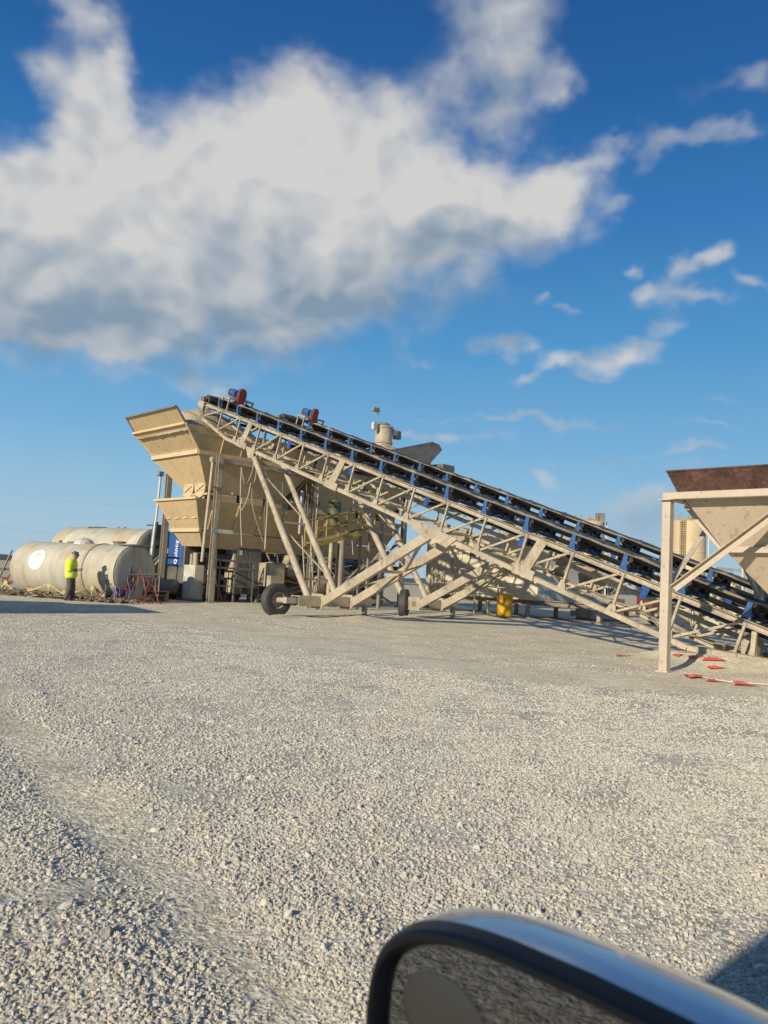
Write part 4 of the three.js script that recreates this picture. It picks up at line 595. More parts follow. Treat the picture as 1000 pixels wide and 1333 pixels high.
{ const g = thing('waste_bin', 'yellow plastic waste bin standing before the cream trailer', 'waste bin', yard(11.9, 14.0), YARD);
  part(g, 'tub', lathe([[0, 0.02], [0.3, 0.02], [0.33, 0.1], [0.35, 0.95], [0.36, 0.97]], 22), M.yellow); part(g, 'rim', lathe([[0.34, 0.95], [0.395, 0.96], [0.395, 1.02], [0.36, 1.03]], 22), M.yellow); part(g, 'lid', lathe([[0, 1.11], [0.2, 1.1], [0.35, 1.06], [0.385, 1.025], [0.37, 1.02]], 22), M.yellow); part(g, 'label', new THREE.CylinderGeometry(0.350, 0.347, 0.14, 8, 1, true, 3.7, 0.4).translate(0, 0.66, 0), M.dark); part(g, 'handle', box(0, 0.99, 0.41, 0.3, 0.04, 0.05), M.yellow); }

// things beyond the conveyors
{ const g = thing('cement_silo', 'cream cement silo with yellow caged ladder seen through the feed hopper frame', 'silo', V(21.8, 0, -55), 0);
  part(g, 'shell', tube(V(0, 0, 0), V(0, 6.7, 0), 1.15, 1.15, 32), M.tanLight); part(g, 'roof', lathe([[0, 7.05], [0.3, 7.02], [1.0, 6.8], [1.2, 6.7], [1.15, 6.6]], 32), M.tanLight); part(g, 'roof_rail', merge([...Array(10).keys()].map((i) => tube(V(1.1 * Math.cos(i / 10 * 6.283), 6.7, 1.1 * Math.sin(i / 10 * 6.283)), V(1.1 * Math.cos(i / 10 * 6.283), 7.3, 1.1 * Math.sin(i / 10 * 6.283)), 0.03))), M.safety); part(g, 'dust_filter', rboxAt(V(0.7, 7.1, 0.5), 0.6, 0.7, 0.6), M.dark); part(g, 'rib', new THREE.CylinderGeometry(1.18, 1.18, 0.08, 32).translate(0, 4.6, 0), M.cream);
  const lad = []; for (let i = 0; i < 40; i++) lad.push(box(-0.85, 0.4 + i * 0.16, 0.95, 0.3, 0.03, 0.3)); part(g, 'ladder_cage', merge([...lad, ...[-1.0, -0.85, -0.7].map((x) => box(x, 3.6, 1.12, 0.04, 6.6, 0.04))]), mat(col(0.78, 0.64, 0.34), { r: 0.7 })); part(g, 'downpipe', tube(V(1.3, 0, 0.3), V(1.3, 6.8, 0.3), 0.06), M.white);
  const c = clone(g, 'farther cream cement silo whose top shows above the far belt', V(16.0, 0, -60)); }
{ const g = thing('timber_hopper', 'tan wooden-sided hopper on lattice legs behind the conveyor truss', 'hopper', V(12.6, 0, -43), 0.5);
  for (let i = 0; i < 4; i++) part(g, 'plank', box(0, 1.9 + i * 0.26, 0, 2.1, 0.24, 0.08), M.wood); part(g, 'side', box(1.0, 2.3, -0.8, 0.08, 1.1, 1.6), M.wood); part(g, 'side', box(-1.0, 2.3, -0.8, 0.08, 1.1, 1.6), M.wood); const r = rng(8); for (let i = 0; i < 18; i++) part(g, 'lattice_bar', bar(V(-1 + r() * 2, 0.1 + r() * 0.5, -r() * 1.4), V(-1 + r() * 2, 1.7, -r() * 1.4), 0.06, 0.06), r() < 0.5 ? M.wood : M.dark); part(g, 'base', box(0, 0.15, -0.7, 2.4, 0.3, 1.8), M.wood); }
{ const g = thing('storage_container', 'small white container low behind the near conveyor truss', 'container', V(10.9, 0, -39.0), 0.5);
  part(g, 'shell', rbox(0, 0.66, 0, 1.7, 1.2, 1.2, 0.03), M.white); for (let i = 0; i < 6; i++) part(g, 'louvre', box(1.1 + 0.0, 0.62, 0.5 - i * 0.2, 0.6, 1.0, 0.06), M.grey); part(g, 'skid', box(0.3, 0.05, 0, 2.4, 0.1, 1.0), M.dark); }
{ const g = thing('red_machine', 'red and black machine parked behind the near conveyor truss', 'machine', V(13.6, 0, -38), 0.3);
  part(g, 'body', rbox(0, 1.1, 0, 1.6, 0.7, 1.2, 0.08), M.red); part(g, 'engine_cover', rbox(1.1, 1.0, 0, 0.9, 1.3, 1.1, 0.08), M.brown); part(g, 'mast', bar(V(0.7, 0.4, 0.6), V(0.85, 2.3, 0.6), 0.1, 0.1), M.safety); for (const x of [-0.6, 1.2]) { const w = wheel(g, 'wheel', 0.45, 0.3, M.grey); w.position.set(x, 0.45, 0.65); w.rotation.x = Math.PI / 2; } }
const BL = [[12.0, -31.5, 0.2], [13.3, -31.2, 0.05], [14.6, -30.5, -0.2], [15.6, -33.5, 0.4], [16.8, -32.8, 0.1], [18.0, -36.0, 0.3]];
BL.forEach(([x, z, t], i) => { const s = new THREE.Shape(); s.moveTo(-0.32, 0); s.lineTo(0.32, 0); s.lineTo(0.28, 0.12); s.lineTo(0.14, 0.3); s.lineTo(0.09, 0.85); s.lineTo(-0.09, 0.85); s.lineTo(-0.14, 0.3); s.lineTo(-0.28, 0.12); const g = new THREE.ExtrudeGeometry(s, { depth: 1.15, bevelEnabled: true, bevelSize: 0.02, bevelThickness: 0.02, bevelSegments: 1 }); g.rotateY(Math.PI / 2).translate(-0.57, 0, 0); single('concrete_barrier', ['leftmost', 'second from left', 'third from left', 'fourth from left', 'fifth from left', 'rightmost'][i] + ' cream concrete barrier block behind the conveyor tail', 'barrier', g, M.cream, V(x, 0, z), t, 'concrete barriers beyond the conveyors'); });
for (const [i, x, z, w, h, d] of [[0, 20.5, -44, 2.4, 1.5, 1.6], [1, 17.0, -40, 2.0, 2.3, 1.5], [2, 23.5, -48, 3.0, 2.2, 2], [3, 14.6, -36.5, 2.2, 1.7, 1.5], [4, 16.2, -34.0, 1.9, 1.3, 1.2], [5, 13.6, -28.6, 1.8, 1.15, 1.0], [6, 19.2, -41.0, 2.8, 3.0, 1.6]]) { const g = thing('steel_frame', ['low', 'tall', 'wide', 'leftmost', 'squat', 'nearest', 'highest'][i] + ' cream steel equipment frame in the background beyond the belts', 'equipment frame', V(x, 0, z), 0.6); for (const a of [-w / 2, w / 2]) for (const c of [-d / 2, d / 2]) part(g, 'post', box(a, h / 2, c, 0.12, h, 0.12), M.cream); for (const y of [h, h * 0.55]) { for (const c of [-d / 2, d / 2]) part(g, 'rail', box(0, y, c, w, 0.14, 0.1), M.cream); } part(g, 'drum', tube(V(-w / 3, h * 0.75, 0), V(w / 3, h * 0.75, 0), 0.3, 0.3, 16), M.cream); if (i > 2) { part(g, 'side_box', rbox(w * 0.1, h * 0.3, 0.1, w * 0.5, h * 0.5, d * 0.7, 0.04), M.cream); part(g, 'guard_panel', box(-w * 0.3, h * 0.72, d / 2 + 0.08, w * 0.3, h * 0.3, 0.03), M.white); } for (const s of [-1, 1]) part(g, 'brace', bar(V(-s * w / 2, 0.1, d / 2), V(s * w / 2, h * 0.55, d / 2), 0.08, 0.06), M.cream); }

// ---------------------------------------------------------------- tanks on the left
function tankOf(label, pos, turn, R, len, cy, opts = {}) {
  const g = thing('storage_tank', label, 'tank', pos, turn, 'horizontal storage tanks');
  const pr = []; const hd = 0.42 * R; for (let i = 0; i <= 10; i++) { const t = i / 10 * Math.PI / 2; pr.push([R * Math.sin(t), -len / 2 - hd * Math.cos(t)]); } for (const k of [0.25, 0.5, 0.75]) pr.push([R, -len / 2 + len * k]); pr.push([R, len / 2]);
  part(g, 'shell', lathe(pr, 48).rotateZ(-Math.PI / 2).translate(0, cy, 0), M.tank);
  const ph = []; for (let i = 10; i >= 0; i--) { const t = i / 10 * Math.PI / 2; ph.push([R * Math.sin(t) * 0.995, len / 2 + hd * 0.3 * Math.cos(t)]); } part(g, 'end_cap', lathe([[R * 1.012, len / 2 - 0.12], [R * 1.012, len / 2 + 0.02], ...ph], 48).rotateZ(-Math.PI / 2).translate(0, cy, 0), M.tank);
  for (const k of opts.bands ?? []) part(g, 'band', new THREE.TorusGeometry(R + 0.005, 0.03, 8, 56).rotateY(Math.PI / 2).translate(len * k, cy, 0), M.dark);
  for (const [k, w, h, dome] of opts.fittings ?? []) part(g, 'top_fitting', dome ? new THREE.SphereGeometry(w, 20, 10, 0, 6.283, 0, 1.57).scale(1, h / w, 1).translate(len * k, cy + R - 0.06, 0) : merge([new THREE.CylinderGeometry(w * 0.8, w * 0.8, h, 14).translate(len * k, cy + R + h / 2 - 0.05, 0), new THREE.CylinderGeometry(w, w, 0.05, 14).translate(len * k, cy + R + h - 0.05, 0)]), dome ? M.white : M.dark);
  for (const k of [-0.36, 0.0, 0.36]) part(g, 'saddle', box(len * k, (cy - R * 0.8) / 2, 0, 0.35, cy - R * 0.8, R * 1.35), M.wood);
  return g;
}
const TT = Math.atan2(-0.47, 0.88);
const tank1 = tankOf('near pale fibreglass tank with round white emblem, behind the man in yellow', V(-12.45, 0, -32.4), TT, 1.1, 6.0, 1.14, { bands: [0.21], fittings: [[-0.24, 0.08, 0.12], [-0.12, 0.2, 0.08], [0.0, 0.42, 0.3, true], [0.34, 0.28, 0.16], [0.46, 0.5, 0.06]] });
tankOf('taller pale tank standing behind the other tank', V(-13.9, 0, -40.0), TT, 1.35, 5.9, 1.95, { fittings: [[-0.2, 0.5, 0.06], [0.05, 0.06, 0.1], [0.13, 0.06, 0.1]] });
{ // round emblem lying on the curved side of the near tank
  const R = 1.1 + 0.012, n = 22, pos = [], uv = [], q = (r, t) => { const x = r * Math.cos(t), s = r * Math.sin(t), w = (18 * RAD) + s / R; return [V(x - 1.5, 1.14 + R * Math.sin(w), R * Math.cos(w)), 0.5 + x / 0.94, 0.5 + s / 0.94]; };
  for (let i = 0; i < 36; i++) for (let k = 0; k < 6; k++) { const t0 = i / 36 * 6.2832, t1 = (i + 1) / 36 * 6.2832, r0 = k / 6 * 0.46, r1 = (k + 1) / 6 * 0.46, A = q(r0, t0), B = q(r1, t0), C = q(r1, t1), D = q(r0, t1); for (const v of [A, B, C, A, C, D]) { pos.push(v[0].x, v[0].y, v[0].z); uv.push(v[1], v[2]); } }
  const g = new THREE.BufferGeometry(); g.setAttribute('position', new THREE.Float32BufferAttribute(pos, 3)); g.setAttribute('uv', new THREE.Float32BufferAttribute(uv, 2)); g.computeVertexNormals();
  const c = document.createElement('canvas'); c.width = c.height = 256; const x = c.getContext('2d'); x.fillStyle = '#efe9de'; x.fillRect(0, 0, 256, 256); x.strokeStyle = '#d8cfbf'; x.lineWidth = 4; for (let i = 0; i < 24; i++) { const t = i / 24 * 6.283; x.beginPath(); x.moveTo(128, 128); x.lineTo(128 + 120 * Math.cos(t), 128 + 120 * Math.sin(t)); x.stroke(); } x.fillStyle = '#8f9a96'; x.fillRect(96, 58, 60, 12); x.fillRect(118, 58, 14, 44); x.fillRect(160, 78, 22, 16); x.fillRect(70, 72, 18, 12);
  const t = new THREE.CanvasTexture(c); t.colorSpace = THREE.SRGBColorSpace; const m = part(tank1, 'emblem', g, new THREE.MeshStandardMaterial({ map: t, roughness: 0.7, side: THREE.DoubleSide }), true);
}
// hoses lying in front of the tank end
{ const r = rng(3); const cols = [[mat(col(0.12, 0.14, 0.42), { r: 0.6 }), 'blue'], [mat(col(0.20, 0.16, 0.42), { r: 0.6 }), 'violet'], [mat(col(0.35, 0.09, 0.07), { r: 0.6 }), 'dark red'], [mat(col(0.42, 0.12, 0.08), { r: 0.6 }), 'red'], [mat(col(0.24, 0.13, 0.08), { r: 0.6 }), 'brown'], [M.black, 'black'], [mat(col(0.45, 0.42, 0.55), { r: 0.6 }), 'pale lilac']];
  single('hose_rail', 'steel rail across the tank end from which the hoses hang', 'rail', merge([tube(V(-10.7, 1.0, -30.1), V(-8.7, 1.15, -31.1), 0.035), tube(V(-10.6, 0, -30.15), V(-10.6, 1.02, -30.15), 0.03), tube(V(-8.8, 0, -31.05), V(-8.8, 1.15, -31.05), 0.03)]), M.steel);
  const where = ['hanging straight from the rail', 'hanging slack from the rail to the ground', 'trailing over the gravel', 'leaning across its neighbours', 'hanging beside the rail post', 'trailing toward the person'];
  for (let i = 0; i < 26; i++) { const [m, n] = cols[i < 12 ? [0, 1, 6, 1, 0, 5][i % 6] : [2, 3, 4, 2, 5, 3, 2][i % 7]], t = i / 26, bx = -10.5 + t * 1.7 + (r() - 0.5) * 0.25, bz = -30.15 - t * 0.9 - r() * 0.3, top = 0.75 + 0.45 * Math.sin(t * 3.1) + (r() - 0.5) * 0.4, lean = (r() - 0.5) * 1.1;
    const pts = [V(bx + 0.25 * (r() - 0.5), top, bz), V(bx + lean * 0.15, top * 0.7, bz + 0.12 * r()), V(bx + lean * 0.5 + 0.15 * (r() - 0.5), top * 0.32, bz + 0.2 + 0.2 * r()), V(bx + lean * 0.8, 0.05, bz + 0.45 + 0.3 * r()), V(bx + lean * 1.3 + 0.4 * (r() - 0.5), 0.05, bz + 0.5 + 0.5 * r())];
    single('hose', n + ' hose ' + where[i % 6] + ', ' + ['leftmost', 'second', 'third', 'fourth', 'fifth', 'sixth', 'seventh', 'eighth', 'ninth', 'tenth', 'eleventh', 'twelfth', 'thirteenth', 'fourteenth', 'fifteenth', 'sixteenth', 'seventeenth', 'eighteenth', 'nineteenth', 'twentieth', 'twenty-first', 'twenty-second', 'twenty-third', 'twenty-fourth', 'twenty-fifth', 'twenty-sixth'][i] + (i ? ' from the left' : ' of the bundle'), 'hose', curve(pts, 0.018 + 0.012 * r(), 34, 6), m, null, 0, 'bundle of hoses by the tank end'); } }
{ const g = thing('wooden_pallet', 'wooden pallet lying between the hoses and the black railing', 'pallet', V(-9.75, 0, -32.8), 0.75); for (let i = 0; i < 7; i++) part(g, 'plank', box(0, 0.42, -0.6 + i * 0.2, 1.3, 0.03, 0.15), M.wood); for (const x of [-0.58, 0, 0.58]) part(g, 'bearer', box(x, 0.33, 0, 0.1, 0.14, 1.3), M.wood); for (let i = 0; i < 4; i++) part(g, 'bottom_plank', box(0, 0.24, -0.55 + i * 0.37, 1.3, 0.03, 0.15), M.wood); for (const x of [-0.58, 0.58]) part(g, 'block', box(x, 0.11, 0, 0.18, 0.22, 1.2), M.wood); part(g, 'red_tool', tube(V(-0.5, 0.5, 0.3), V(0.3, 0.5, 0.45), 0.045), M.red); }
// rubbish and straw in front of the tanks
{ const r = rng(19); const im = []; const mk = (c) => mat(c, { r: 0.95 }); const cs = [mk(col(0.42, 0.32, 0.2)), mk(col(0.30, 0.20, 0.13)), mk(col(0.5, 0.42, 0.28)), mk(col(0.22, 0.2, 0.17))]; const parts = [[], [], [], []];
  for (let i = 0; i < 1500; i++) { const t = r(), x = lerp(-19.5, -9.6, t) + (r() - 0.5) * 1.2, z = lerp(-33.2, -29.6, t) - (r() - 0.5) * 1.5 + 0.2; const y = 0.03 + r() * 0.22 * (1 - t * 0.5); parts[Math.floor(r() * 4)].push(box(0, 0, 0, 0.04 + r() * r() * 0.36, 0.02 + r() * 0.05, 0.03 + r() * 0.09).rotateY(r() * 6.28).rotateZ((r() - 0.5) * 0.9).translate(x, y, z)); }
  ['straw', 'debris', 'wood_scraps', 'trash'].forEach((n, k) => { const m = part(scene, n, merge(parts[k]), cs[k]); info(m, ['pale straw strewn', 'brown rubbish strewn', 'yellowish wood scraps strewn', 'dark trash strewn'][k] + ' along the foot of the tanks', 'debris', null, 'stuff'); }); }
single('caution_tape', 'yellow caution tape sagging in front of the near tank', 'caution tape', merge([[V(-15.3, 0.06, -31.4), V(-15.0, 0.42, -31.2), V(-14.4, 0.12, -31.0), V(-13.6, 0.3, -30.8), V(-13.0, 0.5, -30.6), V(-12.2, 0.16, -30.4), V(-11.3, 0.52, -30.6), V(-10.7, 0.3, -30.8)]].map((p) => { const c = new THREE.CatmullRomCurve3(p), g = []; for (let i = 0; i < 36; i++) g.push(bar(c.getPoint(i / 36), c.getPoint((i + 1) / 36), 0.01, 0.05)); return merge(g); })), mat(col(0.80, 0.72, 0.36), { r: 0.6 }));
for (const [i, x, z] of [[0, -15.0, -31.2], [1, -13.0, -30.6], [2, -11.3, -30.6]]) single('tape_stake', ['left', 'middle', 'right'][i] + ' short stake holding the caution tape', 'stake', merge([tube(V(0, 0, 0), V(0.04, 0.55, 0), 0.025), box(0.02, 0.46, 0, 0.14, 0.16, 0.05)]), mat(col(0.82, 0.7, 0.26), { r: 0.7 }), V(x, 0, z), 0, 'stakes for the caution tape');
{ const g = thing('scrap_rack', 'rusty steel rack with leaning pipes beyond the far end of the tank', 'rack', V(-19.6, 0, -37.6), 0.4); const r = rng(40); for (let i = 0; i < 9; i++) part(g, 'pipe', tube(V(-1.5 + i * 0.35, 0, r() * 0.5), V(-1.3 + i * 0.35 + (r() - 0.5) * 0.9, 1.1 + r() * 0.8, -r() * 0.5), 0.05), r() < 0.5 ? M.galv : M.steel); part(g, 'rail', box(0, 0.9, -0.2, 3.4, 0.1, 0.1), M.steel); part(g, 'brick_pile', merge([...Array(22).keys()].map(() => box(-1.8 + r() * 3.6, 0.1 + r() * 0.4, 0.6 + r() * 0.5, 0.3, 0.12, 0.2).rotateY(0))), mat(col(0.38, 0.16, 0.11), { r: 0.9 })); }

// overhead lines far to the left
[[[-70, 11.5, -95], [-36, 8.4, -90], [-12, 8.6, -92]], [[-70, 7.6, -95], [-36, 4.5, -90], [-12, 5.3, -92]]].forEach((p, i) => single('power_line', ['upper', 'lower'][i] + ' thin power line crossing the sky at the left', 'power line', curve(p.map((v) => V(...v)), 0.01, 24, 5), M.dark, null, 0, 'power lines'));
{ const proto = thing('utility_pole', 'distant utility pole hidden behind the tanks', 'utility pole', V(-12, 0, -92)); part(proto, 'pole', tube(V(0, 0, 0), V(0, 8.9, 0), 0.16, 0.11), M.wood); part(proto, 'crossarm', box(0, 8.55, 0, 1.8, 0.12, 0.12), M.wood); clone(proto, 'distant utility pole beyond the left edge of the yard', V(-70, 0, -95)).scale.set(1, 1.3, 1); }
// low wooded rise along the horizon
{ const r = rng(61), pos = []; const n = 260; const rise = (i) => 3.2 + 2.2 * fbm3(i * 0.06, 1, 2, 3) + 1.6 * Math.abs(perlin.noise(i * 0.7, 3, 1)); const at = (i, y, d) => { const t = -1.3 + 2.6 * i / n; return V(Math.sin(t) * d, y, -Math.cos(t) * d); };
  for (let i = 0; i < n; i++) { for (const [a, b, c, d] of [[at(i, -1, 520), at(i + 1, -1, 520), at(i + 1, rise(i + 1), 540), at(i, rise(i), 540)], [at(i, rise(i), 540), at(i + 1, rise(i + 1), 540), at(i + 1, -1, 600), at(i, -1, 600)]]) for (const v of [a, b, c, a, c, d]) pos.push(v.x, v.y, v.z); }
  const g = new THREE.BufferGeometry(); g.setAttribute('position', new THREE.Float32BufferAttribute(pos, 3)); g.computeVertexNormals(); const m = part(scene, 'hills', g, mat(col(0.14, 0.16, 0.15), { r: 1, s: 30 })); info(m, 'low wooded rise far along the horizon', 'hills', null, 'structure'); }

// ---------------------------------------------------------------- flag line lying on the ground by the feed hopper
{ const line = [V(5.75, 0, -14.6), V(5.9, 0, -14.1), V(6.1, 0, -13.6), V(6.6, 0, -13.45), V(7.6, 0, -13.1), V(9.5, 0, -12.9)]; line.forEach((p) => { p.y = groundY(p.x, p.z) + 0.03; });
  single('white_rope', 'white rope lying on the gravel by the hopper post', 'rope', curve(line, 0.012, 40, 6), M.white);
  const spots = [[5.55, -14.85, 0.5, 0.25], [5.78, -14.2, 2.2, 0.5], [5.95, -13.75, 2.6, 0.35], [6.75, -16.6, 0.3, 0.4], [6.95, -16.2, 0.8, 0.45], [6.7, -15.5, 0.2, 0.36], [6.22, -13.3, 0.4, 0.42], [6.95, -13.3, -0.3, 0.3], [5.55, -17.7, 0.2, 0.4], [6.6, -17.1, 1.9, 0.3]], labels = ['hard against the hopper post', 'stretched along the white cord', 'crumpled next to the hopper post', 'left of the biggest pennant', 'biggest of them, in front of the conveyor tail', 'just in front of the biggest pennant', 'on the white cord near the right edge', 'farthest right on the white cord', 'alone on the gravel left of the post', 'nearest the conveyor tail'];
  const rm = mat(col(0.92, 0.17, 0.13), { map: cleanT, r: 0.8, s: 0.6 });
  spots.forEach(([x, z, t, s], i) => { const n = 6, pos = [], P = (u, v) => { const w = (1 - u) * 0.45 * s, px = u * s - s * 0.3, pz = (v - 0.5) * w * 2, X = x + px * Math.cos(t) - pz * Math.sin(t), Z = z + px * Math.sin(t) + pz * Math.cos(t); return V(X, groundY(X, Z) + 0.014 + 0.11 * s * (1 + perlin.noise(X * 9, Z * 9, i)) * (0.4 + perlin.noise(X * 4, Z * 4, i + 5)), Z); };
    for (let a = 0; a < n; a++) for (let b = 0; b < n; b++) for (const [u, v] of [[a, b], [a + 1, b], [a + 1, b + 1], [a, b], [a + 1, b + 1], [a, b + 1]]) { const q = P(u / n, v / n); pos.push(q.x, q.y, q.z); }
    const g = new THREE.BufferGeometry(); g.setAttribute('position', new THREE.Float32BufferAttribute(pos, 3)); g.computeVertexNormals(); single('pennant', 'red pennant on the ground, ' + labels[i], 'pennant', g, rm, null, 0, 'red pennants on the ground'); }); }

// ---------------------------------------------------------------- man in a yellow vest
{
  const seg = (p, q, r0, r1) => ({ p, q, r0, r1 });
  const sd = (x, y, z, s) => { const bx = s.q.x - s.p.x, by = s.q.y - s.p.y, bz = s.q.z - s.p.z, ax = x - s.p.x, ay = y - s.p.y, az = z - s.p.z, t = clamp((ax * bx + ay * by + az * bz) / (bx * bx + by * by + bz * bz || 1e-9)); return Math.hypot(ax - bx * t, (ay - by * t), az - bz * t) - lerp(s.r0, s.r1, t); };
  function mesh(segs, lo, hi, cell, k, cut) {
    const N = Math.min(150, Math.ceil(Math.max(hi.x - lo.x, hi.y - lo.y, hi.z - lo.z) / cell)), mc = new MarchingCubes(N, new THREE.MeshStandardMaterial(), false, false, 300000), size = Math.max(hi.x - lo.x, hi.y - lo.y, hi.z - lo.z); mc.isolation = 0;
    for (let c = 0; c < N; c++) for (let b = 0; b < N; b++) for (let a = 0; a < N; a++) { const x = lo.x + a / N * size, y = lo.y + b / N * size, z = lo.z + c / N * size; let d = 0, e = 0; for (const s of segs) { const v = sd(x, y, z, s); if (v < 0.35) e += Math.exp(-v * k); } d = e > 0 ? -Math.log(e) / k : 0.3; if (cut) d = Math.max(d, cut(x, y, z)); mc.field[a + b * N + c * N * N] = -d; }
    mc.update(); const n = mc.count, g = new THREE.BufferGeometry(), P = new Float32Array(n * 3), Q = new Float32Array(n * 3);
    for (let i = 0; i < n; i++) { P[i * 3] = lo.x + (mc.positionArray[i * 3] + 1) / 2 * size; P[i * 3 + 1] = lo.y + (mc.positionArray[i * 3 + 1] + 1) / 2 * size; P[i * 3 + 2] = lo.z + (mc.positionArray[i * 3 + 2] + 1) / 2 * size; for (let j = 0; j < 3; j++) Q[i * 3 + j] = mc.normalArray[i * 3 + j]; }
    g.setAttribute('position', new THREE.BufferAttribute(P, 3)); g.computeVertexNormals(); return g;
  }
  // facing +x, looking down at the phone in the hands
  const hip = V(0, 0.95, 0), chest = V(-0.02, 1.33, 0), neck = V(0.03, 1.52, 0), head = V(0.09, 1.66, 0);
  const g = thing('person', 'person in yellow high-visibility vest and dark trousers looking down at a phone before the tank', 'person', V(-11.6, 0.0, -29.2), 0.12);
  const legs = [], arms = [];
  for (const s of [-1, 1]) {
    const kx = s > 0 ? 0.02 : 0.05, fx = s > 0 ? -0.08 : 0.08;
    legs.push(seg(V(0, 0.94, 0.10 * s), V(kx, 0.5, 0.115 * s), 0.105, 0.072), seg(V(kx, 0.5, 0.115 * s), V(fx, 0.1, 0.12 * s), 0.072, 0.052));
    arms.push([V(-0.03, 1.42, 0.2 * s), V(-0.02, 1.14, 0.245 * s), V(0.24, 1.15, 0.1 * s)]);
  }
  const trunk = [seg(V(0, 0.95, -0.07), V(0, 0.95, 0.07), 0.12, 0.12), seg(V(0, 1.0, -0.06), chest.clone().setZ(-0.08), 0.12, 0.125), seg(V(0, 1.0, 0.06), chest.clone().setZ(0.08), 0.12, 0.125), seg(V(-0.02, 1.42, -0.16), V(-0.02, 1.42, 0.16), 0.085, 0.085), seg(V(-0.02, 1.42, 0), neck, 0.09, 0.06)];
  const body = [...trunk, ...legs, seg(neck, V(0.05, 1.58, 0), 0.056, 0.054), seg(V(0.06, 1.66, 0), V(0.09, 1.69, 0), 0.085, 0.092), seg(V(0.11, 1.6, 0), V(0.1, 1.62, 0), 0.06, 0.065), seg(V(0.19, 1.63, 0), V(0.175, 1.655, 0), 0.014, 0.012), seg(V(0.075, 1.65, 0.09), V(0.07, 1.67, 0.092), 0.018, 0.018), seg(V(0.075, 1.65, -0.09), V(0.07, 1.67, -0.092), 0.018, 0.018)];
  for (const [sh, el, ha] of arms) body.push(seg(sh, el, 0.058, 0.046), seg(el, ha, 0.045, 0.032));
  const bodyG = mesh(body, V(-0.95, -0.02, -0.95), V(0.95, 1.88, 0.95), 0.0135, 42);
  const hands = arms.map(([, el, ha], i) => { const s = i ? 1 : -1, sg = [seg(ha, ha.clone().add(V(0.075, 0.015, -0.02 * s)), 0.028, 0.03)]; for (let f = 0; f < 4; f++) { const b = ha.clone().add(V(0.085 + 0.004 * f, 0.03 - f * 0.019, -0.02 * s)), m = b.clone().add(V(0.035 - 0.003 * Math.abs(f - 1.3), 0.012, -0.012 * s)), t = m.clone().add(V(0.012, 0.02, -0.026 * s)); sg.push(seg(b, m, 0.0095, 0.0085), seg(m, t, 0.0085, 0.007)); } sg.push(seg(ha.clone().add(V(0.02, 0.025, -0.01 * s)), ha.clone().add(V(0.055, 0.055, -0.03 * s)), 0.012, 0.01), seg(ha.clone().add(V(0.055, 0.055, -0.03 * s)), ha.clone().add(V(0.085, 0.06, -0.05 * s)), 0.01, 0.008)); const c = ha.clone().add(V(0.06, 0.01, -0.03 * s)); return mesh(sg, c.clone().addScalar(-0.11), c.clone().addScalar(0.11), 0.0035, 150); });
  part(g, 'body', merge([bodyG, ...hands]), mat(col(0.50, 0.30, 0.21), { r: 0.7, map: null }));
  const pad = (s, d) => seg(s.p, s.q, s.r0 + d, s.r1 + d);
  part(g, 'trousers', mesh([...legs.map((s) => pad(s, 0.034)), pad(trunk[0], 0.012)], V(-0.6, 0.05, -0.6), V(0.6, 1.25, 0.6), 0.013, 48, (x, y) => Math.max(y - 1.02, 0.07 - y)), mat(col(0.12, 0.125, 0.11), { r: 0.9, s: 0.7 }));
  part(g, 'sleeves', mesh(arms.flatMap(([sh, el, ha]) => [seg(sh, el, 0.078, 0.066), seg(el, ha, 0.064, 0.05)]), V(-0.5, 0.85, -0.5), V(0.6, 1.95, 0.6), 0.012, 60, (x, y, z) => x - 0.21), mat(col(0.075, 0.08, 0.10), { r: 0.9, s: 0.7 }));
  part(g, 'vest', mesh([...trunk.slice(1, 4).map((s) => pad(s, 0.078)), pad(trunk[0], 0.07), ...arms.map(([sh, el]) => seg(sh, el, 0.112, 0.098))], V(-0.6, 0.7, -0.6), V(0.6, 1.9, 0.6), 0.0125, 45, (x, y, z) => Math.max(0.84 - y, y - 1.54)), mat(col(0.86, 0.98, 0.03), { map: cleanT, r: 0.75, s: 0.6 }));
  for (const y of [1.03, 1.2]) { const st = mesh([...trunk.slice(0, 3).map((s) => pad(s, 0.084))], V(-0.4, 0.8, -0.4), V(0.4, 1.6, 0.4), 0.012, 45, (x, yy) => Math.abs(yy - y) - 0.024); part(g, 'reflective_stripe', st, mat(col(0.62, 0.64, 0.6), { r: 0.4, map: null })); }
  for (const s of [-1, 1]) { const fx = s > 0 ? -0.08 : 0.08; part(g, 'boot', mesh([seg(V(fx - 0.03, 0.06, 0.12 * s), V(fx + 0.14, 0.045, 0.13 * s), 0.055, 0.045), seg(V(fx - 0.01, 0.08, 0.12 * s), V(fx, 0.18, 0.12 * s), 0.058, 0.066)], V(fx - 0.25, -0.06, 0.12 * s - 0.25), V(fx + 0.25, 0.44, 0.12 * s + 0.25), 0.01, 70, (x, y) => 0.002 - y), mat(col(0.05, 0.04, 0.035), { r: 0.8, map: null })); }
  part(g, 'hard_hat', merge([new THREE.SphereGeometry(0.128, 24, 12, 0, 6.2832, 0, 1.62).scale(1.1, 1.0, 1), new THREE.CylinderGeometry(0.15, 0.155, 0.014, 24).scale(1.12, 1, 0.98).translate(0.02, -0.005, 0), rbox(0, 0.118, 0, 0.2, 0.03, 0.035, 0.012)]).rotateZ(-0.22).translate(0.085, 1.715, 0), mat(col(0.16, 0.17, 0.17), { r: 0.45, s: 0.5 }));
  for (const s of [-1, 1]) part(g, 'eye', new THREE.SphereGeometry(0.011, 10, 8).translate(0.168, 1.675, 0.034 * s), M.black);
  part(g, 'mouth', box(0.165, 1.592, 0, 0.01, 0.008, 0.045), mat(col(0.3, 0.12, 0.1), { map: null }));
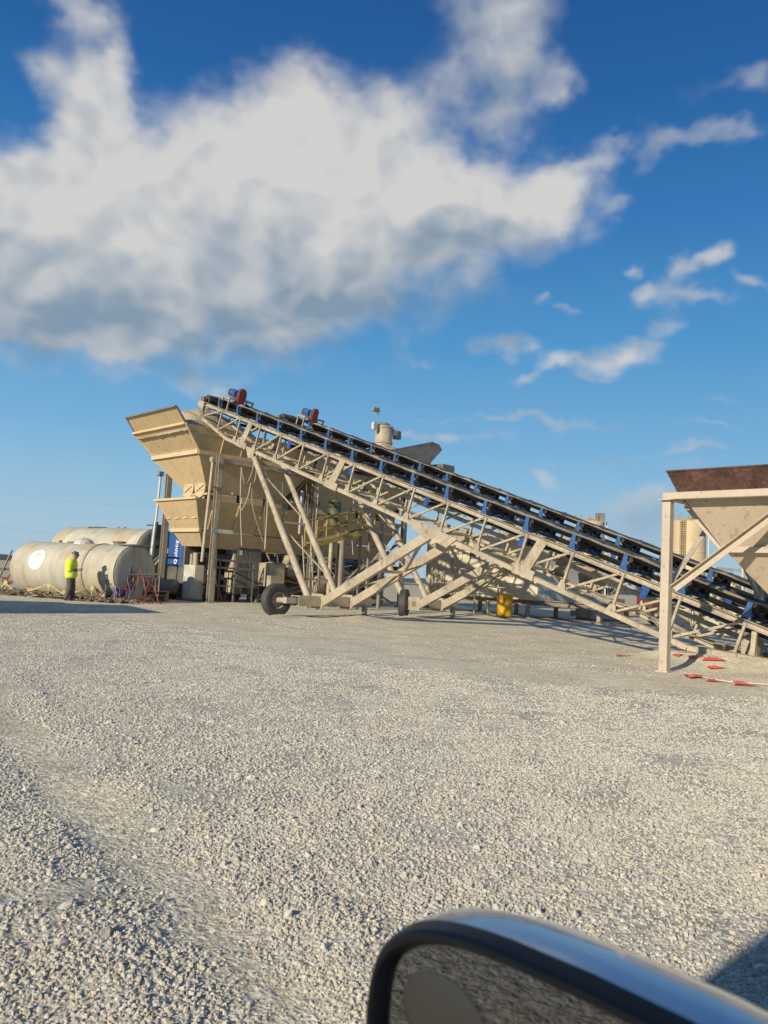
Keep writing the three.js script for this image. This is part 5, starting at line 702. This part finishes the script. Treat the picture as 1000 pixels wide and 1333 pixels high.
  single('phone', 'dark phone held by the person in the yellow vest', 'phone', rbox(0, 0, 0, 0.15, 0.012, 0.075, 0.005).rotateZ(0.35), M.black, V(-11.6, 0, -29.2).add(V(0.37, 1.205, 0).applyAxisAngle(V(0, 1, 0), 0.12)), 0.12);
}

// ---------------------------------------------------------------- lorry standing left of the view; its shade falls across the gravel by the tanks
{ const g = thing('box_truck', 'white box lorry parked left of the tanks with its shade across the gravel', 'truck', V(-14.4, 0, -19.0), Math.atan2(0.515, 0.857) + 0.05);
  part(g, 'cargo_box', rbox(0, 2.1, 0.6, 2.3, 2.3, 4.2, 0.04), M.white); part(g, 'cab', rbox(0, 1.6, -2.3, 2.1, 1.9, 1.5, 0.15, 4), M.white); part(g, 'windscreen', rbox(0, 1.95, -3.03, 1.8, 0.8, 0.06, 0.03), M.glass); part(g, 'chassis', box(0, 0.75, 0, 0.9, 0.25, 5.6), M.dark); for (const x of [-0.95, 0.95]) for (const z of [-2.2, 1.6]) { const w = wheel(g, 'wheel', 0.5, 0.3, M.grey); w.position.set(x, 0.5, z); w.rotation.z = x < 0 ? Math.PI / 2 : -Math.PI / 2; } }

// ---------------------------------------------------------------- pickup from which the yard is seen, with its door mirror
{
  const FX = SX, FZ = SZ;   // the pickup points along the plant's axis
  const g = thing('pickup_truck', 'silver pickup whose black framed door mirror shows at the bottom right', 'pickup truck', V(0, 0, 0), YARD);
  const p = (u, v, y) => V(u, y, -v);   // u forward, v to the left of the driver's eye
  const paint = new THREE.MeshPhysicalMaterial({ color: col(0.56, 0.60, 0.65), metalness: 0.8, roughness: 0.38, clearcoat: 1, clearcoatRoughness: 0.08, side: THREE.DoubleSide });
  const plastic = mat(col(0.018, 0.018, 0.019), { r: 0.55, map: null });
  const side = 0.2, far = -1.62;
  for (const v of [side, far]) {
    part(g, 'door', rboxAt(p(0.05, v - Math.sign(v) * 0.05, 0.72), 1.15, 0.78, 0.07), paint); part(g, 'front_wing', rboxAt(p(1.55, v - Math.sign(v) * 0.06, 0.82), 1.75, 0.5, 0.08), paint); part(g, 'rear_side', rboxAt(p(-2.3, v - Math.sign(v) * 0.05, 0.8), 3.4, 0.7, 0.07), paint); part(g, 'sill', rboxAt(p(-0.4, v - Math.sign(v) * 0.06, 0.35), 2.4, 0.16, 0.1), plastic);
    part(g, 'rear_pillar', bar(p(-0.75, v - Math.sign(v) * 0.08, 1.1), p(-0.65, v - Math.sign(v) * 0.04, 1.9), 0.1, 0.16), paint); part(g, 'windscreen_pillar', bar(p(1.05, v - Math.sign(v) * 0.1, 1.08), p(0.28, v - Math.sign(v) * 0.1, 1.9), 0.06, 0.08), paint);
    for (const u of [1.75, -2.6]) { const w = wheel(g, 'wheel', 0.4, 0.26, M.galv); w.position.copy(p(u, v - Math.sign(v) * 0.16, 0.4)); w.rotation.x = v > 0 ? -Math.PI / 2 : Math.PI / 2; }
  }
  part(g, 'roof', rboxAt(p(-1.5, -0.70, 1.98), 3.6, 0.09, 2.1), paint); part(g, 'bonnet', rboxAt(p(1.65, -0.745, 1.06), 1.5, 0.07, 1.6), paint); part(g, 'grille', rboxAt(p(2.42, -0.745, 0.8), 0.08, 0.5, 1.6), plastic); part(g, 'rear_wall', rboxAt(p(-3.25, -0.72, 1.5), 0.06, 0.85, 1.7), paint); part(g, 'tailgate', rboxAt(p(-3.98, -0.745, 0.8), 0.06, 0.65, 1.6), paint); part(g, 'floor', box(-0.8, 0.42, 0.745, 6.2, 0.05, 1.55), plastic);  // roof made wider and longer than the cab so its shadow reaches the view
  // door mirror
  const m = new THREE.Group(); m.name = 'door_mirror'; g.add(m);
  const cu = 0.47, cvv = 0.275, cy = 1.063;
  const out = (t, w, h, e) => { const c = Math.cos(t), s = Math.sin(t); return [Math.sign(c) * Math.pow(Math.abs(c), 2 / e) * w, Math.sign(s) * Math.pow(Math.abs(s), 2 / e) * h]; };
  const skin = (rings) => { const n = 64, pos = []; const P = (k, i) => { const [u, w, h, dv = 0, dy = 0, e = 4.2] = rings[k], [x, y] = out(i / n * 2 * Math.PI, w, h, e); return p(cu + u, cvv + dv + x, cy + dy + y + 0.012 * (1 - (x / w) ** 2) * (y > 0 ? 1 : 0)); }; for (let k = 0; k < rings.length - 1; k++) for (let i = 0; i < n; i++) for (const v of [P(k, i), P(k, i + 1), P(k + 1, i + 1), P(k, i), P(k + 1, i + 1), P(k + 1, i)]) pos.push(v.x, v.y, v.z); let b = new THREE.BufferGeometry(); b.setAttribute('position', new THREE.Float32BufferAttribute(pos, 3)); b = mergeVertices(b, 1e-5); b.computeVertexNormals(); return b; };
  part(m, 'bezel', skin([[0.010, 0.186, 0.108], [0.005, 0.1875, 0.1095], [-0.002, 0.190, 0.112], [-0.004, 0.1935, 0.1155], [-0.003, 0.197, 0.119], [0.0, 0.199, 0.121], [0.012, 0.2, 0.124]]), plastic);
  part(m, 'housing', skin([[0.0125, 0.1995, 0.1235], [0.03, 0.2005, 0.1245], [0.055, 0.199, 0.123], [0.085, 0.189, 0.114], [0.11, 0.168, 0.097], [0.13, 0.128, 0.07], [0.14, 0.065, 0.034], [0.142, 0.002, 0.002]]), paint);
  const gl = new THREE.MeshStandardMaterial({ color: col(0.21, 0.215, 0.22), metalness: 1, roughness: 0.02 });
  { const gg = skin([[0.008, 0.1872, 0.1092], [0.008, 0.001, 0.001]]); const q = gg.toNonIndexed(); q.computeVertexNormals(); const o = part(m, 'mirror_glass', q, gl); }
  { const s = new THREE.SphereGeometry(0.13, 40, 16, 0, 6.2832, 0, 0.245).scale(1.0, 1, 1.35).translate(0, -0.13 * Math.cos(0.245), 0).rotateZ(Math.PI / 2).translate(cu + 0.0075, cy + 0.056, -(cvv + 0.124)); part(m, 'blind_spot_mirror', s, new THREE.MeshStandardMaterial({ color: col(0.19, 0.185, 0.175), metalness: 1, roughness: 0.3 })); }
  part(m, 'mirror_arm', bar(p(cu + 0.05, 0.1, 1.0), p(cu + 0.07, cvv - 0.05, 1.03), 0.09, 0.07), plastic);
}
camera.updateMatrixWorld();
renderer.render(scene, camera);
